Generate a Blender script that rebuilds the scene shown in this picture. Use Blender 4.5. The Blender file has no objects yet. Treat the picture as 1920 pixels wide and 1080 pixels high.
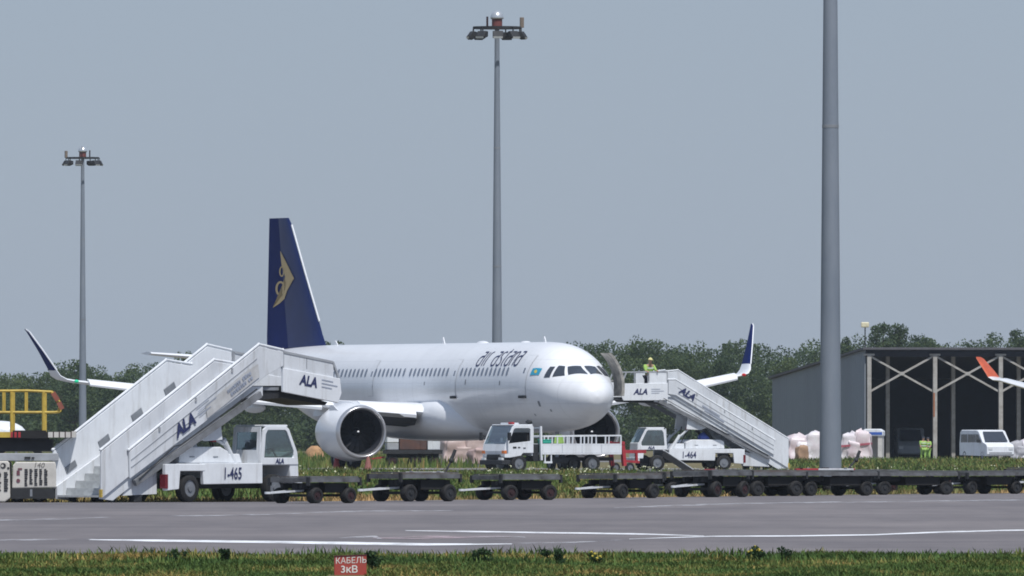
import bpy, bmesh, math, random
import numpy as np
from mathutils import Vector, Matrix

random.seed(7)
RNG = np.random.default_rng(11)
SC = bpy.context.scene
COL = SC.collection
R = math.radians

# ------------------------------------------------------------------ camera, sky, sun, exposure
F_PX = 29400.0            # focal length in photo pixels (1920 wide)
EYE = 1.84
cam_d = bpy.data.cameras.new('camera')
cam = bpy.data.objects.new('camera', cam_d)
COL.objects.link(cam)
cam.location = (0, 0, EYE)
cam.rotation_euler = (R(90), 0, 0)
cam_d.sensor_width = 36.0
cam_d.lens = F_PX / 1920 * 36.0
cam_d.shift_y = 267 / 1920
cam_d.clip_start = 1.0
cam_d.clip_end = 9000.0
SC.camera = cam
SC.cycles.filter_width = 1.8

SUN_EL, SUN_AZ = R(60), math.atan2(0.40, -0.92)      # azimuth from +Y towards +X
world = bpy.data.worlds.new('World')
SC.world = world
world.use_nodes = True
wn = world.node_tree
bg = wn.nodes['Background']
sky = wn.nodes.new('ShaderNodeTexSky')
sky.sky_type = 'NISHITA'
sky.sun_disc = False
sky.sun_elevation = SUN_EL
sky.sun_rotation = SUN_AZ
sky.altitude = 700
sky.air_density = 1.0
sky.dust_density = 0.6
sky.ozone_density = 3.0
hazy = wn.nodes.new('ShaderNodeMix')          # a thin even veil of high haze over the whole sky
hazy.data_type = 'RGBA'
hazy.inputs[0].default_value = 0.80
hazy.inputs[7].default_value = (2.92, 3.62, 4.90, 1)
wn.links.new(sky.outputs[0], hazy.inputs[6])
wn.links.new(hazy.outputs[2], bg.inputs[0])
bg.inputs[1].default_value = 0.10

sun_d = bpy.data.lights.new('sun', 'SUN')
sun = bpy.data.objects.new('sun', sun_d)
COL.objects.link(sun)
sun_d.energy = 3.8
sun_d.angle = R(0.6)
sun_d.color = (1.0, 0.97, 0.93)
sv = Vector((math.sin(SUN_AZ) * math.cos(SUN_EL), math.cos(SUN_AZ) * math.cos(SUN_EL), math.sin(SUN_EL)))
sun.rotation_euler = (-sv).to_track_quat('-Z', 'Y').to_euler()

vs = SC.view_settings
vs.view_transform = 'Standard'
vs.look = 'None'
vs.exposure = 0.0
vs.gamma = 1.0
vs.use_curve_mapping = False


# ------------------------------------------------------------------ helpers
def wx(px, Y):
    return (px - 960) * Y / F_PX


def wz(py, Y):
    return EYE + (807 - py) * Y / F_PX


MATS = {}


def mat(name, rgb, rough=0.5, metal=0.0, var=0.12, scale=2.0, bump=0.0, bscale=40.0, spec=0.5, rgb2=None, stretch=None, coat=0.0):
    if name in MATS:
        return MATS[name]
    m = bpy.data.materials.new(name)
    m.use_nodes = True
    nt = m.node_tree
    b = nt.nodes['Principled BSDF']
    b.inputs['Roughness'].default_value = rough
    b.inputs['Metallic'].default_value = metal
    b.inputs['Specular IOR Level'].default_value = spec
    b.inputs['Coat Weight'].default_value = coat
    tc = nt.nodes.new('ShaderNodeTexCoord')
    src = tc.outputs['Object']
    if stretch:
        mp = nt.nodes.new('ShaderNodeMapping')
        mp.inputs['Scale'].default_value = stretch
        nt.links.new(src, mp.inputs[0])
        src = mp.outputs[0]
    nz = nt.nodes.new('ShaderNodeTexNoise')
    nz.inputs['Scale'].default_value = scale
    nz.inputs['Detail'].default_value = 6
    nz.inputs['Roughness'].default_value = 0.65
    nt.links.new(src, nz.inputs['Vector'])
    cr = nt.nodes.new('ShaderNodeValToRGB')
    c2 = rgb2 if rgb2 else tuple(max(0, c * (1 - 2 * var)) for c in rgb)
    c1 = rgb if rgb2 else tuple(min(1, c * (1 + var * 0.6)) for c in rgb)
    cr.color_ramp.elements[0].position = 0.30
    cr.color_ramp.elements[1].position = 0.62
    cr.color_ramp.elements[0].color = (*c2, 1)
    cr.color_ramp.elements[1].color = (*c1, 1)
    nt.links.new(nz.outputs['Fac'], cr.inputs[0])
    nt.links.new(cr.outputs[0], b.inputs['Base Color'])
    if bump:
        n2 = nt.nodes.new('ShaderNodeTexNoise')
        n2.inputs['Scale'].default_value = bscale
        n2.inputs['Detail'].default_value = 4
        nt.links.new(tc.outputs['Object'], n2.inputs['Vector'])
        bp = nt.nodes.new('ShaderNodeBump')
        bp.inputs['Strength'].default_value = bump
        bp.inputs['Distance'].default_value = 0.02
        nt.links.new(n2.outputs['Fac'], bp.inputs['Height'])
        nt.links.new(bp.outputs[0], b.inputs['Normal'])
    MATS[name] = m
    return m


def glass_mat(name='vehicle_glass', tintc=(0.55, 0.65, 0.65), refl=0.22):
    if name in MATS:
        return MATS[name]
    m = bpy.data.materials.new(name)
    m.use_nodes = True
    nt = m.node_tree
    for n in list(nt.nodes):
        if n.type != 'OUTPUT_MATERIAL':
            nt.nodes.remove(n)
    out = [n for n in nt.nodes if n.type == 'OUTPUT_MATERIAL'][0]
    tr = nt.nodes.new('ShaderNodeBsdfTransparent')
    tr.inputs[0].default_value = (*tintc, 1)
    gl = nt.nodes.new('ShaderNodeBsdfGlossy')
    gl.inputs['Roughness'].default_value = 0.03
    gl.inputs[0].default_value = (.9, .95, 1, 1)
    mx = nt.nodes.new('ShaderNodeMixShader')
    mx.inputs[0].default_value = refl
    nt.links.new(tr.outputs[0], mx.inputs[1])
    nt.links.new(gl.outputs[0], mx.inputs[2])
    nt.links.new(mx.outputs[0], out.inputs[0])
    MATS[name] = m
    return m


WHITE = mat('white_paint', (.76, .79, .83), .35, var=.05, scale=1.2)
PLANE = mat('aircraft_white', (.83, .85, .885), .30, var=.025, scale=.5, coat=.3)
WHITE_DIRTY = mat('worn_white_paint', (.70, .73, .77), .5, rgb2=(.55, .58, .62), scale=1.3, stretch=(1, 1, .5))
WHITE_SMUDGE = mat('smudged_panel_paint', (.56, .57, .58), .6, rgb2=(.42, .42, .42), scale=3.5)


def streaks(m, amount=.35, sc=(3.0, 3.0, .35)):
    nt = m.node_tree
    b = nt.nodes['Principled BSDF']
    old = b.inputs['Base Color'].links[0].from_socket
    tc = nt.nodes.new('ShaderNodeTexCoord')
    mp = nt.nodes.new('ShaderNodeMapping')
    mp.inputs['Scale'].default_value = sc
    nt.links.new(tc.outputs['Object'], mp.inputs[0])
    nz = nt.nodes.new('ShaderNodeTexNoise')
    nz.inputs['Scale'].default_value = 1.5
    nz.inputs['Detail'].default_value = 8
    nz.inputs['Roughness'].default_value = .7
    nt.links.new(mp.outputs[0], nz.inputs['Vector'])
    cr = nt.nodes.new('ShaderNodeValToRGB')
    cr.color_ramp.elements[0].position = .52
    cr.color_ramp.elements[0].color = (0, 0, 0, 1)
    cr.color_ramp.elements[1].position = .75
    cr.color_ramp.elements[1].color = (amount, amount, amount, 1)
    nt.links.new(nz.outputs['Fac'], cr.inputs[0])
    mx = nt.nodes.new('ShaderNodeMix')
    mx.data_type = 'RGBA'
    nt.links.new(cr.outputs[0], mx.inputs[0])
    nt.links.new(old, mx.inputs[6])
    mx.inputs[7].default_value = (.24, .22, .19, 1)
    nt.links.new(mx.outputs[2], b.inputs['Base Color'])


streaks(WHITE_DIRTY, .62)
streaks(WHITE, .36)
CREAM = mat('cream_paint', (.60, .58, .54), .5, var=.10, scale=2.0)
NAVY = mat('navy_paint', (.012, .026, .125), .38, var=.08, scale=.7, spec=.18)
NAVY2 = mat('navy_without_sheen', (.008, .020, .120), .6, var=.08, scale=.7, spec=.06)  # copy of the navy paint, darkened and dulled to leave out the sheen
INK = mat('navy_lettering', (.022, .030, .105), .5, var=.05)
BLACKINK = mat('black_lettering', (.03, .03, .035), .6, var=.1)
GREYINK = mat('faded_lettering', (.33, .37, .46), .6, var=.1)
GOLD = mat('gold_paint', (.56, .40, .17), .4, var=.06)
GREY = mat('grey_steel', (.26, .28, .31), .5, .2, var=.12)
MIDGREY = mat('mid_grey_paint', (.36, .38, .41), .55, var=.1)
LIPMET = mat('polished_lip', (.62, .62, .64), .28, .75, var=.04)
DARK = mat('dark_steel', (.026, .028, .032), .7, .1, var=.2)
BLACK = mat('black_rubber', (.013, .013, .014), .8, var=.2)
DGLASS = mat('dark_window', (.040, .050, .068), .06, var=.05, spec=.8)
CABINWIN = mat('cabin_window_pane', (.17, .20, .26), .15, var=.05)
RIM = mat('wheel_rim', (.22, .235, .26), .45, .3, var=.15)
MAROON = mat('maroon_hub', (.035, .012, .014), .6, var=.2)
RED = mat('red_paint', (.42, .035, .045), .5, var=.15)
YELLOW = mat('yellow_paint', (.56, .40, .07), .5, var=.14, scale=5)
ORANGE = mat('orange_paint', (.52, .095, .035), .45, var=.12)
TAIL_LAMP = mat('red_lens', (.16, .012, .02), .2, var=.1)
AMBER = mat('amber_lens', (.7, .2, .05), .25, var=.1)
LENS = mat('clear_lens', (.65, .68, .7), .1, var=.05)
HIVIS = mat('hi_vis_cloth', (.33, .53, .12), .8, var=.1, scale=8)
SKIN = mat('skin', (.45, .27, .18), .6, var=.05)
TROUSER = mat('dark_cloth', (.03, .035, .05), .9, var=.2)
CAPC = mat('pale_yellow_cap', (.70, .66, .30), .8, var=.1)
WOODD = mat('weathered_deck', (.13, .14, .15), .75, rgb2=(.05, .055, .06), scale=2.5, stretch=(1, 1, 6))
GLASS = glass_mat()
TEAL = mat('teal_plastic', (.05, .50, .36), .5, var=.08)
BROWN = mat('rust_brown_paint', (.13, .065, .05), .7, rgb2=(.065, .045, .045), scale=1.3)
SKYBLUE = mat('sky_blue_paint', (.03, .36, .55), .45, var=.04)
MAST = mat('galvanised_mast', (.235, .27, .325), .55, .1, rgb2=(.18, .215, .27), scale=.8, stretch=(1, 1, .3))
SILVER = mat('silver_dome', (.62, .65, .68), .3, .6, var=.05)


class MB:
    def __init__(self):
        self.v, self.f = [], []

    def add(self, vs_, fs_):
        n = len(self.v)
        self.v += [tuple(p) for p in vs_]
        self.f += [tuple(i + n for i in q) for q in fs_]
        return self

    def box(self, x0, x1, y0, y1, z0, z1):
        return self.add([(x0, y0, z0), (x1, y0, z0), (x1, y1, z0), (x0, y1, z0), (x0, y0, z1), (x1, y0, z1), (x1, y1, z1), (x0, y1, z1)],
                        [(0, 3, 2, 1), (4, 5, 6, 7), (0, 1, 5, 4), (1, 2, 6, 5), (2, 3, 7, 6), (3, 0, 4, 7)])

    def prism(self, poly, y0, y1):
        """polygon in (x,z), extruded along y"""
        a = sum(poly[i][0] * poly[(i + 1) % len(poly)][1] - poly[(i + 1) % len(poly)][0] * poly[i][1] for i in range(len(poly)))
        if a < 0:
            poly = poly[::-1]
        if y1 < y0:
            y0, y1 = y1, y0
        n = len(poly)
        vs_ = [(x, y0, z) for x, z in poly] + [(x, y1, z) for x, z in poly]
        fs_ = [tuple(range(n)), tuple(range(2 * n - 1, n - 1, -1))]
        fs_ += [((i + 1) % n, i, i + n, (i + 1) % n + n) for i in range(n)]
        return self.add(vs_, fs_)

    def frame_prism(self, outer, inner, y0, y1):
        """ring between two polygons with the same number of corners, in (x,z)"""
        n = len(outer)
        if y1 < y0:
            y0, y1 = y1, y0
        vs_ = [(x, y, z) for y in (y0, y1) for P in (outer, inner) for x, z in P]
        fs_ = []
        for i in range(n):
            j = (i + 1) % n
            fs_ += [(i, j, n + j, n + i), (2 * n + j, 2 * n + i, 3 * n + i, 3 * n + j),
                    (j, i, 2 * n + i, 2 * n + j), (n + i, n + j, 3 * n + j, 3 * n + i)]
        return self.add(vs_, fs_)

    def bar(self, p, q, w, h=None, up=(0, 0, 1)):
        h = h or w
        p, q = Vector(p), Vector(q)
        d = (q - p).normalized()
        u = Vector(up)
        if abs(d.dot(u)) > .98:
            u = Vector((1, 0, 0))
        s = d.cross(u).normalized() * (w / 2)
        t = s.cross(d).normalized() * (h / 2)
        c = [p - s - t, p + s - t, p + s + t, p - s + t, q - s - t, q + s - t, q + s + t, q - s + t]
        return self.add(c, [(0, 1, 2, 3), (7, 6, 5, 4), (1, 0, 4, 5), (2, 1, 5, 6), (3, 2, 6, 7), (0, 3, 7, 4)])

    def cyl(self, p, q, r, r2=None, n=14, cap=True):
        r2 = r if r2 is None else r2
        p, q = Vector(p), Vector(q)
        d = (q - p).normalized()
        a = Vector((0, 0, 1)) if abs(d.z) < .9 else Vector((1, 0, 0))
        s = d.cross(a).normalized()
        t = s.cross(d).normalized()
        vs_ = []
        for c, rr in ((p, r), (q, r2)):
            for i in range(n):
                g = 2 * math.pi * i / n
                vs_.append(c + s * (rr * math.cos(g)) + t * (rr * math.sin(g)))
        fs_ = [(i, i + n, (i + 1) % n + n, (i + 1) % n) for i in range(n)]
        if cap:
            fs_ += [tuple(range(n)), tuple(range(2 * n - 1, n - 1, -1))]
        return self.add(vs_, fs_)

    def tube(self, pts, r, n=8):
        for a, b in zip(pts[:-1], pts[1:]):
            self.cyl(a, b, r, n=n)
        return self

    def loft(self, rings, cap0=True, cap1=True, closed=True):
        n = len(rings[0])
        vs_ = [p for r_ in rings for p in r_]
        fs_ = []
        for k in range(len(rings) - 1):
            for i in range(n if closed else n - 1):
                j = (i + 1) % n
                fs_.append((k * n + i, k * n + j, (k + 1) * n + j, (k + 1) * n + i))
        if cap0:
            fs_.append(tuple(range(n))[::-1])
        if cap1:
            fs_.append(tuple((len(rings) - 1) * n + i for i in range(n)))
        return self.add(vs_, fs_)

    def ball(self, c, rx, ry=None, rz=None, nu=14, nv=9, z0=-1.0):
        ry = ry or rx
        rz = rz or rx
        rings = []
        a0 = math.asin(z0) if z0 > -1 else -math.pi / 2 + .02
        for k in range(nv + 1):
            g = a0 + (math.pi / 2 - .02 - a0) * k / nv
            rings.append([(c[0] + rx * math.cos(g) * math.cos(2 * math.pi * i / nu), c[1] + ry * math.cos(g) * math.sin(2 * math.pi * i / nu), c[2] + rz * math.sin(g)) for i in range(nu)])
        return self.loft(rings)

    def split(self, name, m, parent=None, **kw):
        par = list(range(len(self.v)))

        def find(i):
            while par[i] != i:
                par[i] = par[par[i]]
                i = par[i]
            return i
        for q in self.f:
            for b in q[1:]:
                par[find(b)] = find(q[0])
        comp = {}
        for q in self.f:
            comp.setdefault(find(q[0]), []).append(q)
        out = []
        for fs_ in comp.values():
            idx = sorted({i for q in fs_ for i in q})
            mp = {i: k for k, i in enumerate(idx)}
            o = MB()
            o.v = [self.v[i] for i in idx]
            o.f = [tuple(mp[i] for i in q) for q in fs_]
            out.append(o.build(name, m, parent, **kw))
        return out

    def build(self, name, m, parent=None, smooth=False, bevel=0.0, sub=0, fix=True):
        me = bpy.data.meshes.new(name)
        me.from_pydata(self.v, [], self.f)
        if fix:
            bm = bmesh.new()
            bm.from_mesh(me)
            bmesh.ops.recalc_face_normals(bm, faces=bm.faces)
            bm.to_mesh(me)
            bm.free()
        me.materials.append(m)
        if smooth:
            me.polygons.foreach_set('use_smooth', [True] * len(me.polygons))
            if smooth == 'angle':
                me.set_sharp_from_angle(angle=R(38))
        me.update()
        o = bpy.data.objects.new(name, me)
        COL.objects.link(o)
        o.parent = parent
        if bevel:
            bv = o.modifiers.new('bevel', 'BEVEL')
            bv.width = bevel
            bv.segments = 2
            bv.limit_method = 'ANGLE'
            bv.angle_limit = R(40)
        return o


def thing(name, label, cat, loc=(0, 0, 0), rz=0.0, group=None):
    o = bpy.data.objects.new(name, None)
    o.empty_display_size = .3
    COL.objects.link(o)
    o.location = loc
    o.rotation_euler = (0, 0, rz)
    tag(o, label, cat, group)
    return o


def tag(o, label, cat, group=None):
    o['label'] = label
    o['category'] = cat
    if group:
        o['group'] = group
    return o


def copy_tree(o, parent=None):
    c = o.copy()
    COL.objects.link(c)
    c.parent = parent
    for ch in list(o.children):
        copy_tree(ch, c)
    return c


def text_mesh(s, size, shear=0.0, bold=0.0, sx=1.0):
    """flat lettering: vertices in the (x,y) plane, list of triangles"""
    cu = bpy.data.curves.new('lettering', 'FONT')
    cu.body = s
    cu.size = size
    cu.shear = shear
    cu.offset = bold
    cu.resolution_u = 3
    ob = bpy.data.objects.new('lettering', cu)
    COL.objects.link(ob)
    dg = bpy.context.evaluated_depsgraph_get()
    me = bpy.data.meshes.new_from_object(ob.evaluated_get(dg))
    vs_ = [(v.co.x * sx, v.co.y) for v in me.vertices]
    fs_ = [tuple(p.vertices) for p in me.polygons]
    bpy.data.objects.remove(ob)
    bpy.data.curves.remove(cu)
    bpy.data.meshes.remove(me)
    return vs_, fs_


def put_text(name, s, size, m, parent, origin, ux, uy, nrm, shear=0.0, bold=0.0, sx=1.0, th=.012):
    """lettering as a thin raised plate: origin = left end of the baseline, ux along, uy up, nrm out"""
    vs_, fs_ = text_mesh(s, size, shear, bold, sx)
    o, ux, uy, nrm = Vector(origin), Vector(ux).normalized(), Vector(uy).normalized(), Vector(nrm).normalized()
    mb = MB()
    mb.add([o + ux * a + uy * b + nrm * th for a, b in vs_], fs_)
    return mb.build(name, m, parent, fix=False)


def wheel(parent, c, r, w, axis=(0, 1, 0), hub=RIM, side=-1, hub_r=.55, name='wheel'):
    """tyre with rounded shoulders, rim as sub-part; axis along local y"""
    x, y, z = c
    mb = MB()
    prof = [(-.5, .60), (-.5, .86), (-.40, .97), (-.25, 1.0), (.25, 1.0), (.40, .97), (.5, .86), (.5, .60)]
    rings = []
    n = 20
    for i in range(n + 1):
        g = 2 * math.pi * i / n
        rings.append([(x + r * p[1] * math.cos(g), y + w * p[0], z + r * p[1] * math.sin(g)) for p in prof])
    mb.loft(rings, False, False)
    t = mb.build(name, BLACK, parent, smooth='angle')
    rb = MB()
    rb.cyl((x, y - w * .40, z), (x, y + w * .40, z), r * .61, n=16)
    rb.cyl((x, y - w * .52, z), (x, y + w * .52, z), r * .22, n=10)
    rb.build('rim', hub, t)
    return t


def quad_grid(fn, nu, nv):
    vs_ = [fn(i / nu, j / nv) for j in range(nv + 1) for i in range(nu + 1)]
    fs_ = [(j * (nu + 1) + i, j * (nu + 1) + i + 1, (j + 1) * (nu + 1) + i + 1, (j + 1) * (nu + 1) + i) for j in range(nv) for i in range(nu)]
    return vs_, fs_


# ------------------------------------------------------------------ ground, apron, markings
def sheet(name, x0, x1, y0, y1, z, m, kind='structure', edge=0.0, n=1):
    vs_ = []
    for i in range(n + 1):
        x = x0 + (x1 - x0) * i / n
        e0 = edge * (random.random() - .5) if n > 1 else 0
        e1 = edge * (random.random() - .5) if n > 1 else 0
        vs_ += [(x, y0 + e0, z), (x, y1 + e1, z)]
    fs_ = [(2 * i, 2 * i + 2, 2 * i + 3, 2 * i + 1) for i in range(n)]
    me = bpy.data.meshes.new(name)
    me.from_pydata(vs_, [], fs_)
    me.materials.append(m)
    o = bpy.data.objects.new(name, me)
    COL.objects.link(o)
    if kind:
        o['kind'] = kind
    return o


EARTH = mat('dry_grassy_earth', (.105, .105, .040), .95, rgb2=(.20, .14, .065), scale=.25, bump=.4, bscale=6)


def asphalt_mat():
    m = mat('weathered_asphalt', (.194, .181, .183), .85, rgb2=(.152, .143, .148), scale=.5, stretch=(1, .07, 1), bump=.25, bscale=25, spec=.3)
    nt = m.node_tree
    b = nt.nodes['Principled BSDF']
    old = b.inputs['Base Color'].links[0].from_socket
    tc = nt.nodes.new('ShaderNodeTexCoord')
    mp = nt.nodes.new('ShaderNodeMapping')
    mp.inputs['Scale'].default_value = (.06, .045, 1)
    nt.links.new(tc.outputs['Object'], mp.inputs[0])
    nz = nt.nodes.new('ShaderNodeTexNoise')
    nz.inputs['Scale'].default_value = 1.0
    nz.inputs['Detail'].default_value = 8
    nz.inputs['Roughness'].default_value = .75
    nt.links.new(mp.outputs[0], nz.inputs['Vector'])
    cr = nt.nodes.new('ShaderNodeValToRGB')
    cr.color_ramp.elements[0].position = .35
    cr.color_ramp.elements[0].color = (.70, .70, .74, 1)
    cr.color_ramp.elements[1].position = .68
    cr.color_ramp.elements[1].color = (1.18, 1.15, 1.15, 1)
    nt.links.new(nz.outputs['Fac'], cr.inputs[0])
    mx = nt.nodes.new('ShaderNodeMix')
    mx.data_type = 'RGBA'
    mx.blend_type = 'MULTIPLY'
    mx.inputs[0].default_value = 1
    nt.links.new(old, mx.inputs[6])
    nt.links.new(cr.outputs[0], mx.inputs[7])
    nt.links.new(mx.outputs[2], b.inputs['Base Color'])
    return m


ASPH = asphalt_mat()
CONC = mat('stained_concrete', (.21, .205, .20), .85, rgb2=(.155, .15, .15), scale=.4, spec=.3)
sheet('ground', -900, 900, -80, 4000, 0.0, EARTH)
EDX = [wx(p, y) for p, y in ((-1500, 390), (0, 399), (500, 403), (777, 411), (968, 418), (1163, 428), (1335, 435), (1545, 445), (1832, 457), (2100, 463), (4000, 490))]
EDY = [390, 399, 403.5, 411, 418, 428, 435, 445, 457, 463, 490]


def apron_edge(x):
    return np.interp(x, EDX, EDY)


mb = MB()
NA = 300
for i in range(NA + 1):
    x = -140 + 280 * i / NA
    mb.v += [(x, 229 + 1.6 * (random.random() - .5), .006), (x, float(apron_edge(x)) + 1.2 * (random.random() - .5), .006)]
mb.f = [(2 * i, 2 * i + 2, 2 * i + 3, 2 * i + 1) for i in range(NA)]
o = mb.build('apron_road', ASPH)
o['kind'] = 'structure'
sheet('aircraft_stand', -120, 120, 655, 760, 0.006, CONC)
sheet('hangar_apron', -40, 150, 905, 985, 0.006, CONC)


def worn_paint(name, rgb, cover):
    m = bpy.data.materials.new(name)
    m.use_nodes = True
    nt = m.node_tree
    b = nt.nodes['Principled BSDF']
    b.inputs['Roughness'].default_value = .8
    out = [n for n in nt.nodes if n.type == 'OUTPUT_MATERIAL'][0]
    b.inputs['Base Color'].default_value = (*rgb, 1)
    tc = nt.nodes.new('ShaderNodeTexCoord')
    mp = nt.nodes.new('ShaderNodeMapping')
    mp.inputs['Scale'].default_value = (1.1, .28, 1)
    nt.links.new(tc.outputs['Object'], mp.inputs[0])
    nz = nt.nodes.new('ShaderNodeTexNoise')
    nz.inputs['Scale'].default_value = 1.3
    nz.inputs['Detail'].default_value = 8
    nz.inputs['Roughness'].default_value = .7
    nt.links.new(mp.outputs[0], nz.inputs['Vector'])
    cr = nt.nodes.new('ShaderNodeValToRGB')
    cr.color_ramp.elements[0].position = 1 - cover - .12
    cr.color_ramp.elements[1].position = 1 - cover + .12
    nt.links.new(nz.outputs['Fac'], cr.inputs[0])
    tr = nt.nodes.new('ShaderNodeBsdfTransparent')
    mx = nt.nodes.new('ShaderNodeMixShader')
    nt.links.new(cr.outputs[0], mx.inputs[0])
    nt.links.new(tr.outputs[0], mx.inputs[1])
    nt.links.new(b.outputs[0], mx.inputs[2])
    nt.links.new(mx.outputs[0], out.inputs[0])
    return m


PAINT = worn_paint('worn_road_paint', (.80, .82, .86), .60)
PAINT_W = worn_paint('thin_road_paint', (.62, .63, .67), .44)
PAINT_P = worn_paint('pink_road_paint', (.46, .37, .40), .50)


def marking(pts, width, m, z):
    """a painted band along points (px, py) measured on the ground"""
    mb = MB()
    P = []
    for px, py in pts:
        Y = F_PX * EYE / (py - 807)
        P.append((wx(px, Y), Y))
    # resample
    Q = []
    for (a, b) in zip(P[:-1], P[1:]):
        n = max(2, int(abs(b[0] - a[0]) / .5))
        Q += [(a[0] + (b[0] - a[0]) * i / n, a[1] + (b[1] - a[1]) * i / n) for i in range(n)]
    Q.append(P[-1])
    vs_, fs_ = [], []
    for i, (x, y) in enumerate(Q):
        taper = min(1, .25 + .35 * min(i, len(Q) - 1 - i))
        w = width * taper * (.85 + .3 * random.random())
        vs_ += [(x, y - w / 2, z), (x, y + w / 2, z)]
    fs_ = [(2 * i, 2 * i + 2, 2 * i + 3, 2 * i + 1) for i in range(len(Q) - 1)]
    mb.add(vs_, fs_)
    o = mb.build('road_marking', m, None)
    o['kind'] = 'structure'
    return o


marking([(-260, 1012), (0, 1014), (180, 1012)], 3.2, PAINT_W, .012)
marking([(168, 1013), (480, 1017), (800, 1022), (960, 1021)], 5.5, PAINT, .011)
marking([(960, 1020), (1080, 1018), (1170, 1013)], 3.0, PAINT_W, .011)
marking([(760, 996), (960, 999), (1180, 1002), (1320, 1006)], 4.2, PAINT, .012)
marking([(1180, 1012), (1330, 1007), (1500, 1006), (1640, 1004), (1760, 999), (1920, 995), (2150, 991)], 3.0, PAINT, .013)
marking([(636, 1010), (700, 1007), (715, 1012)], 6.0, PAINT_W, .014)
marking([(700, 1010), (800, 1009), (960, 1007)], 9.0, PAINT_P, .013)
marking([(880, 1009), (960, 1007), (985, 1009)], 3.5, PAINT_W, .015)
marking([(-200, 977), (0, 976), (150, 973), (215, 970)], 5.0, PAINT_W, .011)
marking([(290, 969), (480, 966), (640, 960), (850, 958)], 5.0, PAINT_W, .012)
marking([(1150, 953), (1340, 946), (1500, 943), (1680, 941), (1920, 938), (2100, 936)], 6.0, PAINT_W, .011)


# ------------------------------------------------------------------ airliner
PA = R(21)
STA = np.array([  # distance aft of nose, top, bottom, height of widest point, half width
    (0, 3.36, 3.36, 3.36, 0.0), (.06, 3.62, 3.08, 3.36, .29), (.25, 3.88, 2.83, 3.37, .57), (.6, 4.16, 2.58, 3.40, .89), (1.0, 4.38, 2.38, 3.44, 1.16),
    (1.7, 4.66, 2.12, 3.52, 1.47), (2.2, 4.98, 1.99, 3.60, 1.63), (2.8, 5.34, 1.90, 3.67, 1.76), (3.5, 5.62, 1.83, 3.73, 1.86), (4.5, 5.80, 1.77, 3.78, 1.94),
    (6, 5.87, 1.73, 3.80, 1.975), (31, 5.87, 1.73, 3.80, 1.975), (34, 5.87, 2.05, 3.95, 1.92), (37, 5.83, 2.72, 4.25, 1.66), (40, 5.74, 3.55, 4.65, 1.18),
    (42.5, 5.6, 4.3, 4.95, .7), (44, 5.45, 4.72, 5.08, .38), (44.5, 5.3, 4.9, 5.1, .2)])


def _slopes(ts, xs):
    h = np.diff(ts)
    d = np.diff(xs) / h
    m = np.zeros(len(ts))
    m[0], m[-1] = d[0], d[-1]
    for i in range(1, len(ts) - 1):
        if d[i - 1] * d[i] > 0:
            w1, w2 = 2 * h[i] + h[i - 1], h[i] + 2 * h[i - 1]
            m[i] = (w1 + w2) / (w1 / d[i - 1] + w2 / d[i])
    return m


SLP = [_slopes(STA[:, 0], STA[:, k]) for k in (1, 2, 3, 4)]


def fus_sec(t):
    ts = STA[:, 0]
    i = min(max(int(np.searchsorted(ts, t)) - 1, 0), len(ts) - 2)
    h = ts[i + 1] - ts[i]
    u = (t - ts[i]) / h
    out = []
    for k in range(4):
        xs, m = STA[:, k + 1], SLP[k]
        out.append(float((2 * u ** 3 - 3 * u * u + 1) * xs[i] + (u ** 3 - 2 * u * u + u) * h * m[i] + (-2 * u ** 3 + 3 * u * u) * xs[i + 1] + (u ** 3 - u * u) * h * m[i + 1]))
    return out


def fus_pt(t, th, off=0.0):
    """th degrees from the crown, positive to starboard"""
    top, bot, zc, hw = fus_sec(t)
    c, s = math.cos(R(th)), math.sin(R(th))
    hh = (top - zc) if c > 0 else (zc - bot)
    return (t, (hw + off) * s, zc + (hh + off) * c)


def th_of_z(t, z):
    top, bot, zc, hw = fus_sec(t)
    hh = (top - zc) if z > zc else (zc - bot)
    return math.degrees(math.acos(max(-1, min(1, (z - zc) / hh))))


def fus_patch(name, corners, m, parent, off=.014, side=1, nu=8, nv=6):
    """corners (t, th) in order: 4 of them, bilinear"""
    a, b, c, d = corners

    def fn(u, v):
        t = (1 - v) * ((1 - u) * a[0] + u * b[0]) + v * ((1 - u) * d[0] + u * c[0])
        th = (1 - v) * ((1 - u) * a[1] + u * b[1]) + v * ((1 - u) * d[1] + u * c[1])
        p = fus_pt(t, th * side, off)
        return p
    vs_, fs_ = quad_grid(fn, nu, nv)
    mb = MB()
    mb.add(vs_, fs_)
    return mb.build(name, m, parent, smooth=True)


AIRFOIL = [(1.0, 0.0), (.85, .14), (.65, .32), (.45, .46), (.28, .50), (.14, .43), (.05, .28), (.012, .14), (0, 0), (.012, -.12), (.05, -.22), (.14, -.33), (.28, -.40), (.45, -.38), (.65, -.26), (.85, -.10)]


def surf_loft(name, secs, m, parent, cap0=True, cap1=True):
    """secs: (LE point, chord, thickness, unit thickness direction) ; chord runs along +x (aft)"""
    rings = []
    for le, ch, th, d in secs:
        rings.append([(le[0] + x * ch, le[1] + d[1] * y * th, le[2] + d[2] * y * th) for x, y in AIRFOIL])
    mb = MB()
    mb.loft(rings, cap0, cap1)
    return mb.build(name, m, parent, smooth='angle')


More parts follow.
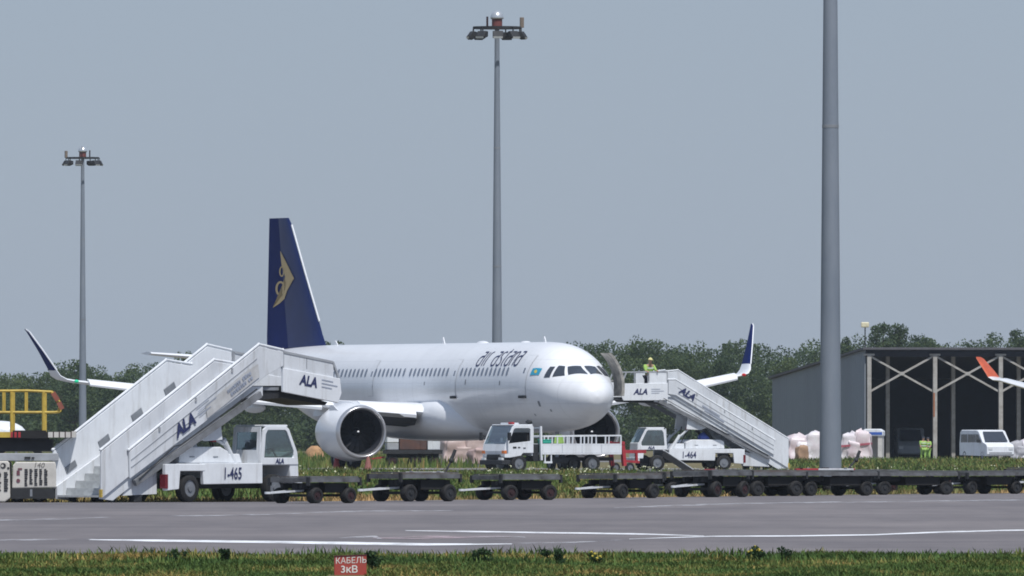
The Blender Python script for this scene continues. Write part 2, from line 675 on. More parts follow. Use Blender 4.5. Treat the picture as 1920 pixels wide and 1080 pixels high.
def stroke_letters(s, u0, v0, cw, hgt, wid):
    """single-line lettering as ribbons in a (u,v) plane; returns list of quads"""
    def arc(cx, cy, rx, ry, a0, a1, n=8):
        return [(cx + rx * math.cos(R(a0 + (a1 - a0) * i / n)), cy + ry * math.sin(R(a0 + (a1 - a0) * i / n))) for i in range(n + 1)]
    loop = [(.82, 1.0)] + [(.82, .0 + .9 * (1 - i / 6)) for i in range(1, 6)] + arc(.45, .18, .37, .18, 0, -180, 8)[0:] + [(.08, .3), (.08, .45)] + arc(.45, .45, .37, .20, 180, 90, 5) + [(.82, .66)]
    top = [(.2, 1.0), (.5, 1.0), (.82, 1.0)]
    L = {
        'a': [loop, top],
        'i': [[(.5, 0), (.5, .35), (.5, .7), (.5, 1.0)]],
        'r': [[(.25, 0), (.25, .35), (.25, .7), (.25, .85)] + arc(.55, .8, .30, .2, 170, 70, 5)],
        's': [arc(.5, .77, .33, .23, 40, 180, 7) + [(.3, .58), (.65, .42)] + arc(.48, .2, .34, .2, 30, -150, 8)],
        't': [[(.35, 1.25), (.35, .8), (.35, .4), (.35, .18)] + arc(.6, .18, .25, .18, 180, 280, 5), [(.1, 1.0), (.4, 1.0), (.75, 1.0)]],
        'n': [[(.15, 0), (.15, .4), (.15, .8), (.15, 1.0)], [(.15, .8)] + arc(.48, .72, .33, .28, 160, 0, 7) + [(.81, .4), (.81, 0)]],
    }
    letters = []
    x = u0
    for ch in s:
        if ch == ' ':
            x += cw * .75
            continue
        quads = []
        letters.append(quads)
        w_ = cw * (.55 if ch == 'i' else .72 if ch in 'rt' else 1.0)
        for pl in L[ch]:
            P = [Vector((x + w_ * p[0], v0 + hgt * p[1])) for p in pl]
            P = [p for k, p in enumerate(P) if k == 0 or (p - P[k - 1]).length > 1e-4]
            nr = []
            for k in range(len(P)):
                d = (P[min(k + 1, len(P) - 1)] - P[max(k - 1, 0)])
                d = d.normalized() if d.length else Vector((1, 0))
                nr.append(Vector((-d.y, d.x)) * wid / 2)
            for k in range(len(P) - 1):
                quads.append((P[k] + nr[k], P[k] - nr[k], P[k + 1] - nr[k + 1], P[k + 1] + nr[k + 1]))
        x += w_
    return letters, x - u0


def skin_mat():
    m = mat('aircraft_skin', (.83, .85, .885), .30, var=.03, scale=.45, coat=.3, stretch=(.4, 1, 1))
    nt = m.node_tree
    b = nt.nodes['Principled BSDF']
    old = b.inputs['Base Color'].links[0].from_socket
    tc = nt.nodes.new('ShaderNodeTexCoord')
    sx = nt.nodes.new('ShaderNodeSeparateXYZ')
    nt.links.new(tc.outputs['Object'], sx.inputs[0])

    def mth(op, a, b_=None):
        n = nt.nodes.new('ShaderNodeMath')
        n.operation = op
        for i, q in enumerate((a, b_)):
            if q is None:
                continue
            if isinstance(q, (int, float)):
                n.inputs[i].default_value = q
            else:
                nt.links.new(q, n.inputs[i])
        return n.outputs[0]
    ln = mth('LESS_THAN', mth('MODULO', mth('ADD', sx.outputs[0], .7), 2.13), .045)        # frame joints
    lz = None
    for z in (2.35, 3.05, 4.02, 5.05):                                                      # stringer laps
        q = mth('LESS_THAN', mth('ABSOLUTE', mth('SUBTRACT', sx.outputs[2], z)), .016)
        lz = q if lz is None else mth('MAXIMUM', lz, q)
    alll = mth('MAXIMUM', ln, lz)
    st = nt.nodes.new('ShaderNodeTexNoise')                                                  # grime runs down the skin
    mp = nt.nodes.new('ShaderNodeMapping')
    mp.inputs['Scale'].default_value = (2.2, .3, .12)
    nt.links.new(tc.outputs['Object'], mp.inputs[0])
    nt.links.new(mp.outputs[0], st.inputs['Vector'])
    st.inputs['Scale'].default_value = 1.6
    st.inputs['Detail'].default_value = 6
    gr = mth('MULTIPLY', mth('SUBTRACT', st.outputs['Fac'], .45), .28)
    dark = mth('ADD', mth('MULTIPLY', alll, .14), mth('MAXIMUM', gr, 0.0))
    mx = nt.nodes.new('ShaderNodeMix')
    mx.data_type = 'RGBA'
    nt.links.new(dark, mx.inputs[0])
    nt.links.new(old, mx.inputs[6])
    mx.inputs[7].default_value = (.30, .31, .33, 1)
    nt.links.new(mx.outputs[2], b.inputs['Base Color'])
    return m


YA = 708.0
plane = thing('airliner', 'white passenger jet with navy tail parked with stairs at its far front door', 'airplane', (wx(1120, YA), YA, 0), R(90) + PA)

# fuselage
mb = MB()
tt = [0.0, .02, .06, .12, .2, .3, .45, .6, .8, 1.0, 1.25, 1.5, 1.75, 2.0, 2.3, 2.6, 2.9, 3.2, 3.6, 4, 4.5, 5, 6] + list(np.arange(7, 31.5, 1.0)) + [31.5, 32.5, 33.5, 34.5, 35.5, 36.5, 37.5, 38.5, 39.5, 40.5, 41.5, 42.5, 43.3, 44, 44.3, 44.5]
NR = 56
mb.loft([[fus_pt(max(t, .002), 360 * i / NR) for i in range(NR)] for t in tt])
mb.build('fuselage', skin_mat(), plane, smooth=True)

# cockpit windows (half set, mirrored), thin dark surround and panes
CW = [
    [(2.566, 68.1), (2.593, 47.5), (2.36, 41.5), (2.197, 62.8)],
    [(2.07, 59.2), (2.287, 36.1), (2.063, 28.1), (1.567, 42.5)],
    [(1.98, 25.0), (1.85, 3.0), (.98, 3.4), (1.46, 37.0)],
]
for sd in (1, -1):
    for c in CW:
        fus_patch('cockpit_window', c, DGLASS, plane, .016, sd)

# cabin windows
wt = list(np.arange(6.5, 12.6, .533)) + [14.2 + .533 * k for k in range(10)] + [14.2 + .533 * 10.6] + [14.2 + .533 * (11.7 + k) for k in range(7)] + list(np.arange(24.9, 35.5, .533))
wmesh = {}
for sd in (1, -1):
    def fn(u, v, sd=sd):
        a = 2 * math.pi * u
        return (.115 * v * math.copysign(abs(math.cos(a)) ** .7, math.cos(a)), 0, 4.52 + .19 * v * math.copysign(abs(math.sin(a)) ** .7, math.sin(a)))
    vs_, fs_ = [], []
    ring = [fn(i / 14, 1) for i in range(14)]
    for off in (.004, .014):
        for p in ring:
            th = th_of_z(15, p[2])
            q = fus_pt(15, th * sd, off)
            vs_.append((p[0], q[1], p[2] * 0 + q[2]))
    n = 14
    fs_ = [(i, (i + 1) % n, (i + 1) % n + n, i + n) for i in range(n)] + [tuple(range(n, 2 * n))]
    for k, t in enumerate(wt):
        if k == 0:
            mbw = MB()
            mbw.add(vs_, fs_)
            o = mbw.build('cabin_window', CABINWIN, plane)
            base = o
        else:
            o = base.copy()
            COL.objects.link(o)
        o.location = (t, 0, 0) if t < 31 else (t, -sd * .06 * (t - 31) / 4, 0)

# passenger doors : frame line, panel, small window, sill
DOORLINE = mat('door_seam', (.60, .62, .65), .5, var=.05)


def pdoor(t0, t1, z0, z1, sd, sill=True):
    th0a, th1a = th_of_z(t0, z0), th_of_z(t0, z1)
    th0b, th1b = th_of_z(t1, z0), th_of_z(t1, z1)
    d = fus_patch('passenger_door', [(t0, th0a), (t1, th0b), (t1, th1b), (t0, th1a)], DOORLINE, plane, .007, sd, 4, 14)
    e, g = .035, .9
    fus_patch('door_panel', [(t0 + e, th0a - g), (t1 - e, th0b - g), (t1 - e, th1b + g), (t0 + e, th1a + g)], PLANE, d, .016, sd, 4, 14)
    tm = (t0 + t1) / 2
    zz = z0 + (z1 - z0) * .62
    fus_patch('door_window', [(tm - .08, th_of_z(tm, zz - .12)), (tm + .08, th_of_z(tm, zz - .12)), (tm + .08, th_of_z(tm, zz + .12)), (tm - .08, th_of_z(tm, zz + .12))], CABINWIN, d, .020, sd, 2, 2)
    if sill:
        s = MB()
        ya = fus_pt(tm, th_of_z(tm, z0 - .04), 0)[1]
        s.box(t0 + .02, t1 - .02, (ya - .05) * sd, (ya + .07) * sd, z0 - .10, z0 + .02)
        s.build('door_sill', DARK, d)


pdoor(4.05, 4.90, 3.40, 5.25, 1)
pdoor(12.85, 13.55, 3.40, 5.10, 1)
pdoor(23.7, 24.4, 3.42, 5.10, 1, False)
pdoor(36.0, 36.8, 3.45, 5.2, 1, False)
# open far front door: dark doorway and the leaf swung forward
fus_patch('doorway', [(4.3, th_of_z(4.3, 3.42)), (5.15, th_of_z(5.15, 3.42)), (5.15, th_of_z(5.15, 5.2)), (4.3, th_of_z(4.3, 5.2))], DARK, plane, .01, -1, 4, 12)
LEAF_IN = mat('door_inner_lining', (.42, .40, .36), .7, rgb2=(.16, .16, .16), scale=3)
mb = MB()
rg = []
for k in range(13):
    z = 3.40 + 1.95 * k / 12
    th = th_of_z(6, min(z, 5.6))
    y = -fus_pt(6, th)[1] - .22
    rg.append([(2.40, y + .06, z), (3.42, y + .06, z), (3.42, y - .08, z), (2.40, y - .08, z)])
mb.loft(rg)
leaf = mb.build('open_door', LEAF_IN, plane, smooth='angle')
mb = MB()
mb.tube([(3.40, -2.50, 3.5), (3.44, -2.42, 4.4), (3.44, -2.15, 5.2)], .05)
mb.bar((3.4, -2.45, 4.1), (4.3, -1.98, 4.1), .08)
mb.build('door_hinge_arm', CREAM, leaf)

# titles on the starboard side
qs, tw = stroke_letters('air astana', 0, 0, .60, .80, .086)
scl = 5.45 / tw
for let in qs:
    mb = MB()
    for q in let:
        vs4 = []
        for p in q:
            t = 10.95 - p.x * scl
            zb = 28.6 + math.degrees(p.y / 2.02)      # degrees above the horizontal
            vs4.append(fus_pt(t, 90 - zb, .016))
        mb.add(vs4, [(0, 1, 2, 3)])
    mb.build('title_letter', INK, plane, fix=False)
# flag
fl = fus_patch('flag', [(3.78, 72.5), (3.72, 62.1), (2.98, 56.8), (3.0, 68.2)], SKYBLUE, plane, .018, 1)
mb = MB()
cpt = [(3.36 + .13 * math.cos(2 * math.pi * i / 12), 65.0 + 2.6 * math.sin(2 * math.pi * i / 12)) for i in range(12)]
mb.add([fus_pt(a, b, .026) for a, b in cpt], [tuple(range(12))])
mb.build('flag_sun', mat('flag_yellow', (.75, .62, .12), .5), fl)
# small marks and ports
for (t, z, a, b) in ((7.2, 4.0, .05, .10), (11.6, 4.05, .05, .12), (2.95, 3.05, .09, .12), (3.9, 2.55, .04, .05), (2.2, 2.75, .05, .05), (16.9, 4.0, .05, .08)):
    th0, th1 = th_of_z(t, z - b), th_of_z(t, z + b)
    fus_patch('service_port', [(t - a, th0), (t + a, th0), (t + a, th1), (t - a, th1)], GREY, plane, .013, 1, 2, 2)
# antennas
for t, h, w_ in ((6.4, .26, .18), (19.4, .30, .18), (33.6, .22, .3)):
    mb = MB()
    mb.add([(t, -.02, 5.84), (t + w_ * 1.6, -.02, 5.84), (t + w_ * 1.9, -.02, 5.86 + h), (t + w_ * 1.2, -.02, 5.86 + h),
            (t, .02, 5.84), (t + w_ * 1.6, .02, 5.84), (t + w_ * 1.9, .02, 5.86 + h), (t + w_ * 1.2, .02, 5.86 + h)],
           [(0, 1, 2, 3), (7, 6, 5, 4), (0, 4, 5, 1), (1, 5, 6, 2), (2, 6, 7, 3), (3, 7, 4, 0)])
    mb.build('antenna', PLANE, plane)
mb = MB()
mb.ball((14.5, 0, 5.84), .6, .22, .12, z0=0.0)
mb.ball((9.0, 0, 5.85), .4, .2, .08, z0=0.0)
mb.split('antenna_dome', PLANE, plane, smooth=True)

# belly fairing
mb = MB()
rg = []
for t, hw, top, bot in ((12.6, .5, 2.2, 1.74), (13.2, 1.55, 2.95, 1.60), (14.0, 2.05, 3.35, 1.50), (15.2, 2.32, 3.55, 1.42), (17, 2.42, 3.45, 1.36), (20, 2.42, 3.1, 1.34), (23, 2.30, 2.8, 1.42), (25, 1.8, 2.5, 1.56), (26.4, .8, 2.2, 1.74)):
    ring = []
    for i in range(28):
        g = 2 * math.pi * i / 28
        c, s = math.cos(g), math.sin(g)
        zc = (top + bot) / 2
        ring.append((t, hw * math.copysign(abs(c) ** .75, c), zc + (top - bot) / 2 * math.copysign(abs(s) ** .8, s)))
    rg.append(ring)
mb.loft(rg)
mb.build('belly_fairing', PLANE, plane, smooth=True)

# fin and rudder
FINP = [(5.6, 35.0, 39.9, 42.75, .50), (6.4, 35.75, 40.1, 42.8, .46), (7.0, 36.2, 40.3, 42.8, .42), (9.4, 38.2, 40.95, 42.8, .30), (11.7, 40.05, 41.55, 42.8, .20), (11.95, 40.4, 41.62, 42.8, .17)]


def fin_half(t, z):
    zs = [p[0] for p in FINP]
    th = np.interp(z, zs, [p[4] for p in FINP])
    le = np.interp(z, zs, [p[1] for p in FINP])
    hg = np.interp(z, zs, [p[2] for p in FINP])
    te = np.interp(z, zs, [p[3] for p in FINP])
    if t <= hg:
        u = (t - le) / (hg - le)
        prof = [0, .55, .85, 1.0, .95, .78]
        return th / 2 * float(np.interp(u, [0, .08, .25, .5, .8, 1.0], prof))
    return th / 2 * .78 * float(np.interp((t - hg) / (te - hg), [0, 1], [1, .08]))


rg, rr = [], []
for z, le, hg, te, th in FINP:
    us = [0, .03, .08, .25, .5, .8, 1.0]
    up = [(le + (hg - le) * u, fin_half(le + (hg - le) * u, z), z) for u in us]
    rg.append(up + [(x, -y, zz) for x, y, zz in up[::-1] if y > 1e-6])
    vsn = [hg + .012, (hg + te) / 2, te]
    dfl = 0.075      # rudder turned a little to starboard
    up = [(x, fin_half(x, z) + dfl * (x - hg), z) for x in vsn]
    lo = [(x, -fin_half(x, z) + dfl * (x - hg), z) for x in vsn[::-1]]
    rr.append(up + lo)
mb = MB()
mb.loft(rg)
finp = mb.build('tail_fin', NAVY, plane, smooth='angle')
mb = MB()
mb.loft(rr)
rudd = mb.build('rudder', NAVY2, plane, smooth='angle')
mb = MB()
le = [(7.0, 36.2), (9.4, 38.2), (11.6, 39.97)]
for (z0, t0), (z1, t1) in zip(le[:-1], le[1:]):
    mb.bar((t0 - .01, 0, z0), (t1 - .01, 0, z1), .07, .08)
mb.build('fin_leading_edge', mat('bare_edge', (.70, .72, .75), .3, .3, var=.04), finp)
# golden emblem on the fin, both halves follow the surface
EM = [[(530, 470), (538, 483), (546, 498), (558, 522), (552, 533), (545, 546), (540, 560), (531, 569), (519, 577), (523, 566), (529, 556), (539, 549), (542, 540), (545, 529), (541, 519), (537, 508), (533, 496)]]


def fin_tz(px, py):
    t = 40.0
    for _ in range(6):
        Y = YA + t * math.cos(PA)
        s = F_PX / Y
        X = wx(px, Y)
        t = (wx(1120, YA) - X) / math.sin(PA)
    return t, wz(py, Y)


def fin_emb(polys, rings):
    mb = MB()
    for po in polys:
        pts = [fin_tz(*p) for p in po]
        bm = bmesh.new()
        vsb = [bm.verts.new((t, 0, z)) for t, z in pts]
        bm.faces.new(vsb)
        bmesh.ops.triangulate(bm, faces=bm.faces)
        for _ in range(3):
            bmesh.ops.subdivide_edges(bm, edges=[e for e in bm.edges if e.calc_length() > .25], cuts=1)
            bmesh.ops.triangulate(bm, faces=bm.faces)
        bm.verts.index_update()
        mb.add([v.co.copy() for v in bm.verts], [tuple(v.index for v in f.verts) for f in bm.faces])
        bm.free()
    for (cx, cy, rx, ry, w_) in rings:
        o = [fin_tz(cx + rx * math.cos(g), cy + ry * math.sin(g)) for g in np.linspace(0, 2 * math.pi, 20)]
        i_ = [fin_tz(cx + (rx - w_) * math.cos(g), cy + (ry - w_) * math.sin(g)) for g in np.linspace(0, 2 * math.pi, 20)]
        for k in range(19):
            mb.add([(a[0], 0, a[1]) for a in (o[k], o[k + 1], i_[k + 1], i_[k])], [(0, 1, 2, 3)])
    out = []
    for (t, _, z) in mb.v:
        zs = [p[0] for p in FINP]
        hg = np.interp(z, zs, [p[2] for p in FINP])
        y = fin_half(t, z) + .03 + (0.075 * (t - hg) if t > hg else 0)
        out.append((t, y, z))
    mb.v = out
    return mb.build('tail_emblem', GOLD, finp, fix=False)


fin_emb(EM, [(532, 541, 9, 14, 3.8), (534, 509, 5, 10, 2.4)])

# tailplanes
for sd in (1, -1):
    surf_loft('tailplane', [((38.6, .6 * sd, 5.0), 4.0, .45, (0, 0, 1)), ((39.6, 2.0 * sd, 5.12), 3.3, .38, (0, 0, 1)), ((42.6, 6.15 * sd, 5.50), 1.5, .16, (0, 0, 1))], PLANE, plane)

# wings, slats, sharklets, engines
FAN = mat('fan_blade', (.018, .02, .026), .35, .5, var=.1)
DUCT = mat('intake_duct', (.035, .038, .05), .45, var=.1)
SLATG = mat('slat_grey', (.52, .54, .58), .4, var=.05)


def wing_z(y):
    return 2.62 + (y - 1.6) * .082 + max(0, y - 9) ** 2 * .003


for sd in (1, -1):
    secs = []
    for y, le, ch, th in ((1.5, 15.6, 7.4, 1.0), (3.5, 16.7, 6.1, .78), (6.4, 18.25, 4.35, .52), (10, 20.15, 3.35, .38), (14, 22.25, 2.3, .25), (16.6, 23.65, 1.6, .17)):
        secs.append(((le, y * sd, wing_z(y) + (.42 if sd < 0 else .08) * (max(0, y - 3) / 13.6) ** 1.6), ch, th, (0, 0, 1)))
    surf_loft('wing', secs, PLANE, plane)
    zt = wing_z(16.6) + (.42 if sd < 0 else .08)
    # blended winglet : white root, navy blade
    P = [(23.65, 16.6, zt, 1.6, .17, 90), (23.9, 16.95, zt + .08, 1.5, .15, 70), (24.2, 17.18, zt + .26, 1.4, .14, 40), (24.45, 17.28, zt + .52, 1.15, .12, 16)]
    surf_loft('winglet_root', [((a, b * sd, c), d, e, (0, -math.cos(R(g)) * sd, math.sin(R(g)))) for a, b, c, d, e, g in P], PLANE, plane, False, False)
    P = [(24.45, 17.28, zt + .52, 1.15, .12, 16), (25.2, 17.66, zt + 1.4, .74, .09, 18), (26.05, 18.06, zt + 2.3, .40, .06, 18), (26.35, 18.13, zt + 2.42, .22, .04, 18)]
    surf_loft('winglet', [((a, b * sd, c), d, e, (0, -math.cos(R(g)) * sd, math.sin(R(g)))) for a, b, c, d, e, g in P], NAVY2, plane)
    mb = MB()
    for (a, b, c), (a2, b2, c2) in zip([(p[0], p[1], p[2]) for p in P[:-1]], [(p[0], p[1], p[2]) for p in P[1:]]):
        mb.bar((a - .01, b * sd, c), (a2 - .01, b2 * sd, c2), .045, .05)
    mb.build('winglet_leading_edge', PLANE, plane)
    # slats run forward and down off the leading edge
    for y0, y1 in ((2.75, 4.95), (6.6, 10.2), (10.25, 13.4), (13.45, 16.1)):
        ss = []
        for y in (y0, y1):
            le = np.interp(y, [1.5, 3.5, 6.4, 10, 14, 16.6], [15.6, 16.7, 18.25, 20.15, 22.25, 23.65])
            k = np.interp(y, [2, 16.5], [1.0, .5])
            z = wing_z(y) + (.42 if sd < 0 else .08) * (max(0, y - 3) / 13.6) ** 1.6
            prof = [(-.42 * k, -.30 * k), (-.46 * k, -.16 * k), (-.34 * k, .05 * k), (.0 * k, .26 * k), (.42 * k, .36 * k), (.30 * k, .24 * k), (-.08 * k, .02 * k), (-.30 * k, -.30 * k)]
            ss.append([(le + a, y * sd, z + b) for a, b in prof])
        mb = MB()
        mb.loft(ss)
        mb.build('slat', PLANE, plane, smooth='angle')
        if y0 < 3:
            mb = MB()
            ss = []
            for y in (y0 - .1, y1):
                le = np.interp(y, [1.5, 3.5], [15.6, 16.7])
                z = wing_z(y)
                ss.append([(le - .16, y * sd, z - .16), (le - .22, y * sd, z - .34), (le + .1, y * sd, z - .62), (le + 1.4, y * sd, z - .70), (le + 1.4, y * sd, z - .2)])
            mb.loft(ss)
            mb.build('slat_shade_panel', DARK, plane)  # dark panel added to stand in for shade below the inboard slat
    # navigation light
    mb = MB()
    mb.ball((23.62, 16.6 * sd, zt + .0), .12, .12, .08, 8, 5)
    mb.build('navigation_light', mat('green_lens' if sd > 0 else 'red_wing_lens', (.03, .75, .38) if sd > 0 else (.6, .03, .03), .1), plane)
    # flap track fairings
    for y in (4.6, 8.2, 11.8):
        mb = MB()
        te = np.interp(y, [1.5, 3.5, 6.4, 10, 14, 16.6], [23.0, 22.8, 22.6, 23.5, 24.55, 25.25])
        mb.ball((te - .4, y * sd, wing_z(y) - .28), 1.5, .18, .24, 10, 7)
        mb.build('flap_fairing', PLANE, plane, smooth=True)
    # engine
    ey, ez, et = 5.76 * sd, 1.76, 14.88
    e_out = [(0.02, 1.10), (.0, 1.125), (.03, 1.165), (.10, 1.205), (.22, 1.24)]
    e_cowl = [(.22, 1.24), (.6, 1.30), (1.2, 1.345), (1.9, 1.34), (2.6, 1.26), (3.2, 1.12), (3.6, 1.0)]
    e_in = [(0.02, 1.10), (.08, 1.06), (.2, 1.03)]
    e_duct = [(.2, 1.03), (.5, 1.00), (1.15, 1.0)]

    def rev(prof, n=40):
        return [[(et + a, ey + r_ * math.cos(2 * math.pi * i / n), ez + r_ * math.sin(2 * math.pi * i / n)) for i in range(n)] for a, r_ in prof]
    mb = MB()
    mb.loft(rev(e_cowl), False, False)
    cowl = mb.build('engine_cowling', PLANE, plane, smooth=True)
    mb = MB()
    mb.loft(rev(e_in[::-1] + e_out[1:]), False, False)
    mb.build('intake_lip', LIPMET, cowl, smooth=True, fix=False)
    mb = MB()
    mb.loft(rev(e_duct), False, False)
    mb.build('intake_duct', DUCT, cowl, smooth=True, fix=False)
    mb = MB()
    mb.cyl((et + 1.14, ey, ez), (et + 1.2, ey, ez), 1.0, n=32)
    mb.build('fan_backing', BLACK, cowl)
    mb = MB()
    for k in range(18):
        g = 2 * math.pi * k / 18
        for (r0, r1) in ((.25, .62), (.62, .985)):
            pts = []
            for r_, tw_ in ((r0, 0), (r1, 0)):
                hw_ = .06 + .11 * r_
                pit = .35 + .45 * r_
                for sgn in (-1, 1):
                    gg = g + sgn * hw_ * math.cos(pit) / r_ + .25 * (r_ - .25)
                    pts.append((et + .95 + sgn * hw_ * math.sin(pit), ey + r_ * math.cos(gg), ez + r_ * math.sin(gg)))
            mb.add([pts[0], pts[1], pts[3], pts[2]], [(0, 1, 2, 3)])
    mb.build('fan', FAN, cowl, fix=False)
    mb = MB()
    mb.loft([[(et + .55 + a, ey + r_ * math.cos(2 * math.pi * i / 16), ez + r_ * math.sin(2 * math.pi * i / 16)) for i in range(16)] for a, r_ in ((0, .01), (.05, .07), (.2, .17), (.45, .26))])
    sp = mb.build('spinner', FAN, cowl, smooth=True)
    mb = MB()
    mb.ball((et + .57, ey, ez + .02), .035, .06, .045, 8, 5)
    mb.build('spinner_mark', PLANE, sp)
    mb = MB()
    mb.loft(rev([(3.3, .95), (3.6, .72), (4.3, .60), (4.8, .48)], 24))
    mb.build('core_nozzle', GREY, cowl, smooth='angle')
    mb = MB()
    rg = []
    for t, z0, z1, w_ in ((15.4, 2.9, 3.02, .10), (16.2, 2.85, 3.18, .32), (17.6, 2.7, 3.2, .36), (20, 2.5, 3.0, .30), (21.2, 2.5, 2.7, .1)):
        rg.append([(t, ey - w_, z0), (t, ey + w_, z0), (t, ey + w_ * .6, z1), (t, ey - w_ * .6, z1)])
    mb.loft(rg)
    mb.build('pylon', PLANE, plane, smooth='angle')
    # strake on the cowling
    mb = MB()
    mb.prism([(et + .9, ez + 1.0), (et + 2.0, ez + .95), (et + 2.0, ez + 1.25), (et + 1.5, ez + 1.25)], ey + .86 * sd, ey + .89 * sd)
    mb.build('cowl_strake', PLANE, cowl)
    # main gear
    mb = MB()
    mb.cyl((22.3, 3.8 * sd, .58), (22.3, 3.55 * sd, 2.7), .15, n=12)
    mb.bar((22.3, 3.3 * sd, .58), (22.3, 4.3 * sd, .58), .16)
    mb.bar((21.9, 3.7 * sd, 1.0), (22.2, 2.4 * sd, 2.3), .12)
    gear = mb.build('main_gear', MIDGREY, plane)
    for yy in (3.42, 4.18):
        wheel(gear, (22.3, yy * sd, .58), .58, .40, hub=RIM)
    mb = MB()
    mb.box(21.6, 23.0, 4.42 * sd, 4.47 * sd, .9, 2.5)
    mb.build('gear_door', PLANE, gear)
mb = MB()
mb.cyl((5.1, 0, .38), (5.0, 0, 2.2), .10, n=12)
mb.bar((5.1, -.3, .38), (5.1, .3, .38), .1)
ng = mb.build('nose_gear', MIDGREY, plane)
for yy in (-.25, .25):
    wheel(ng, (5.1, yy, .38), .38, .22, hub=RIM)


# ------------------------------------------------------------------ mobile passenger stairs
STEP = mat('step_grey', (.44, .46, .47), .6, var=.14, scale=5)


BEAMG = mat('darkened_beam_paint', (.21, .22, .24), .6, rgb2=(.12, .125, .13), scale=3)  # beam grey darkened because sunlight left it too pale


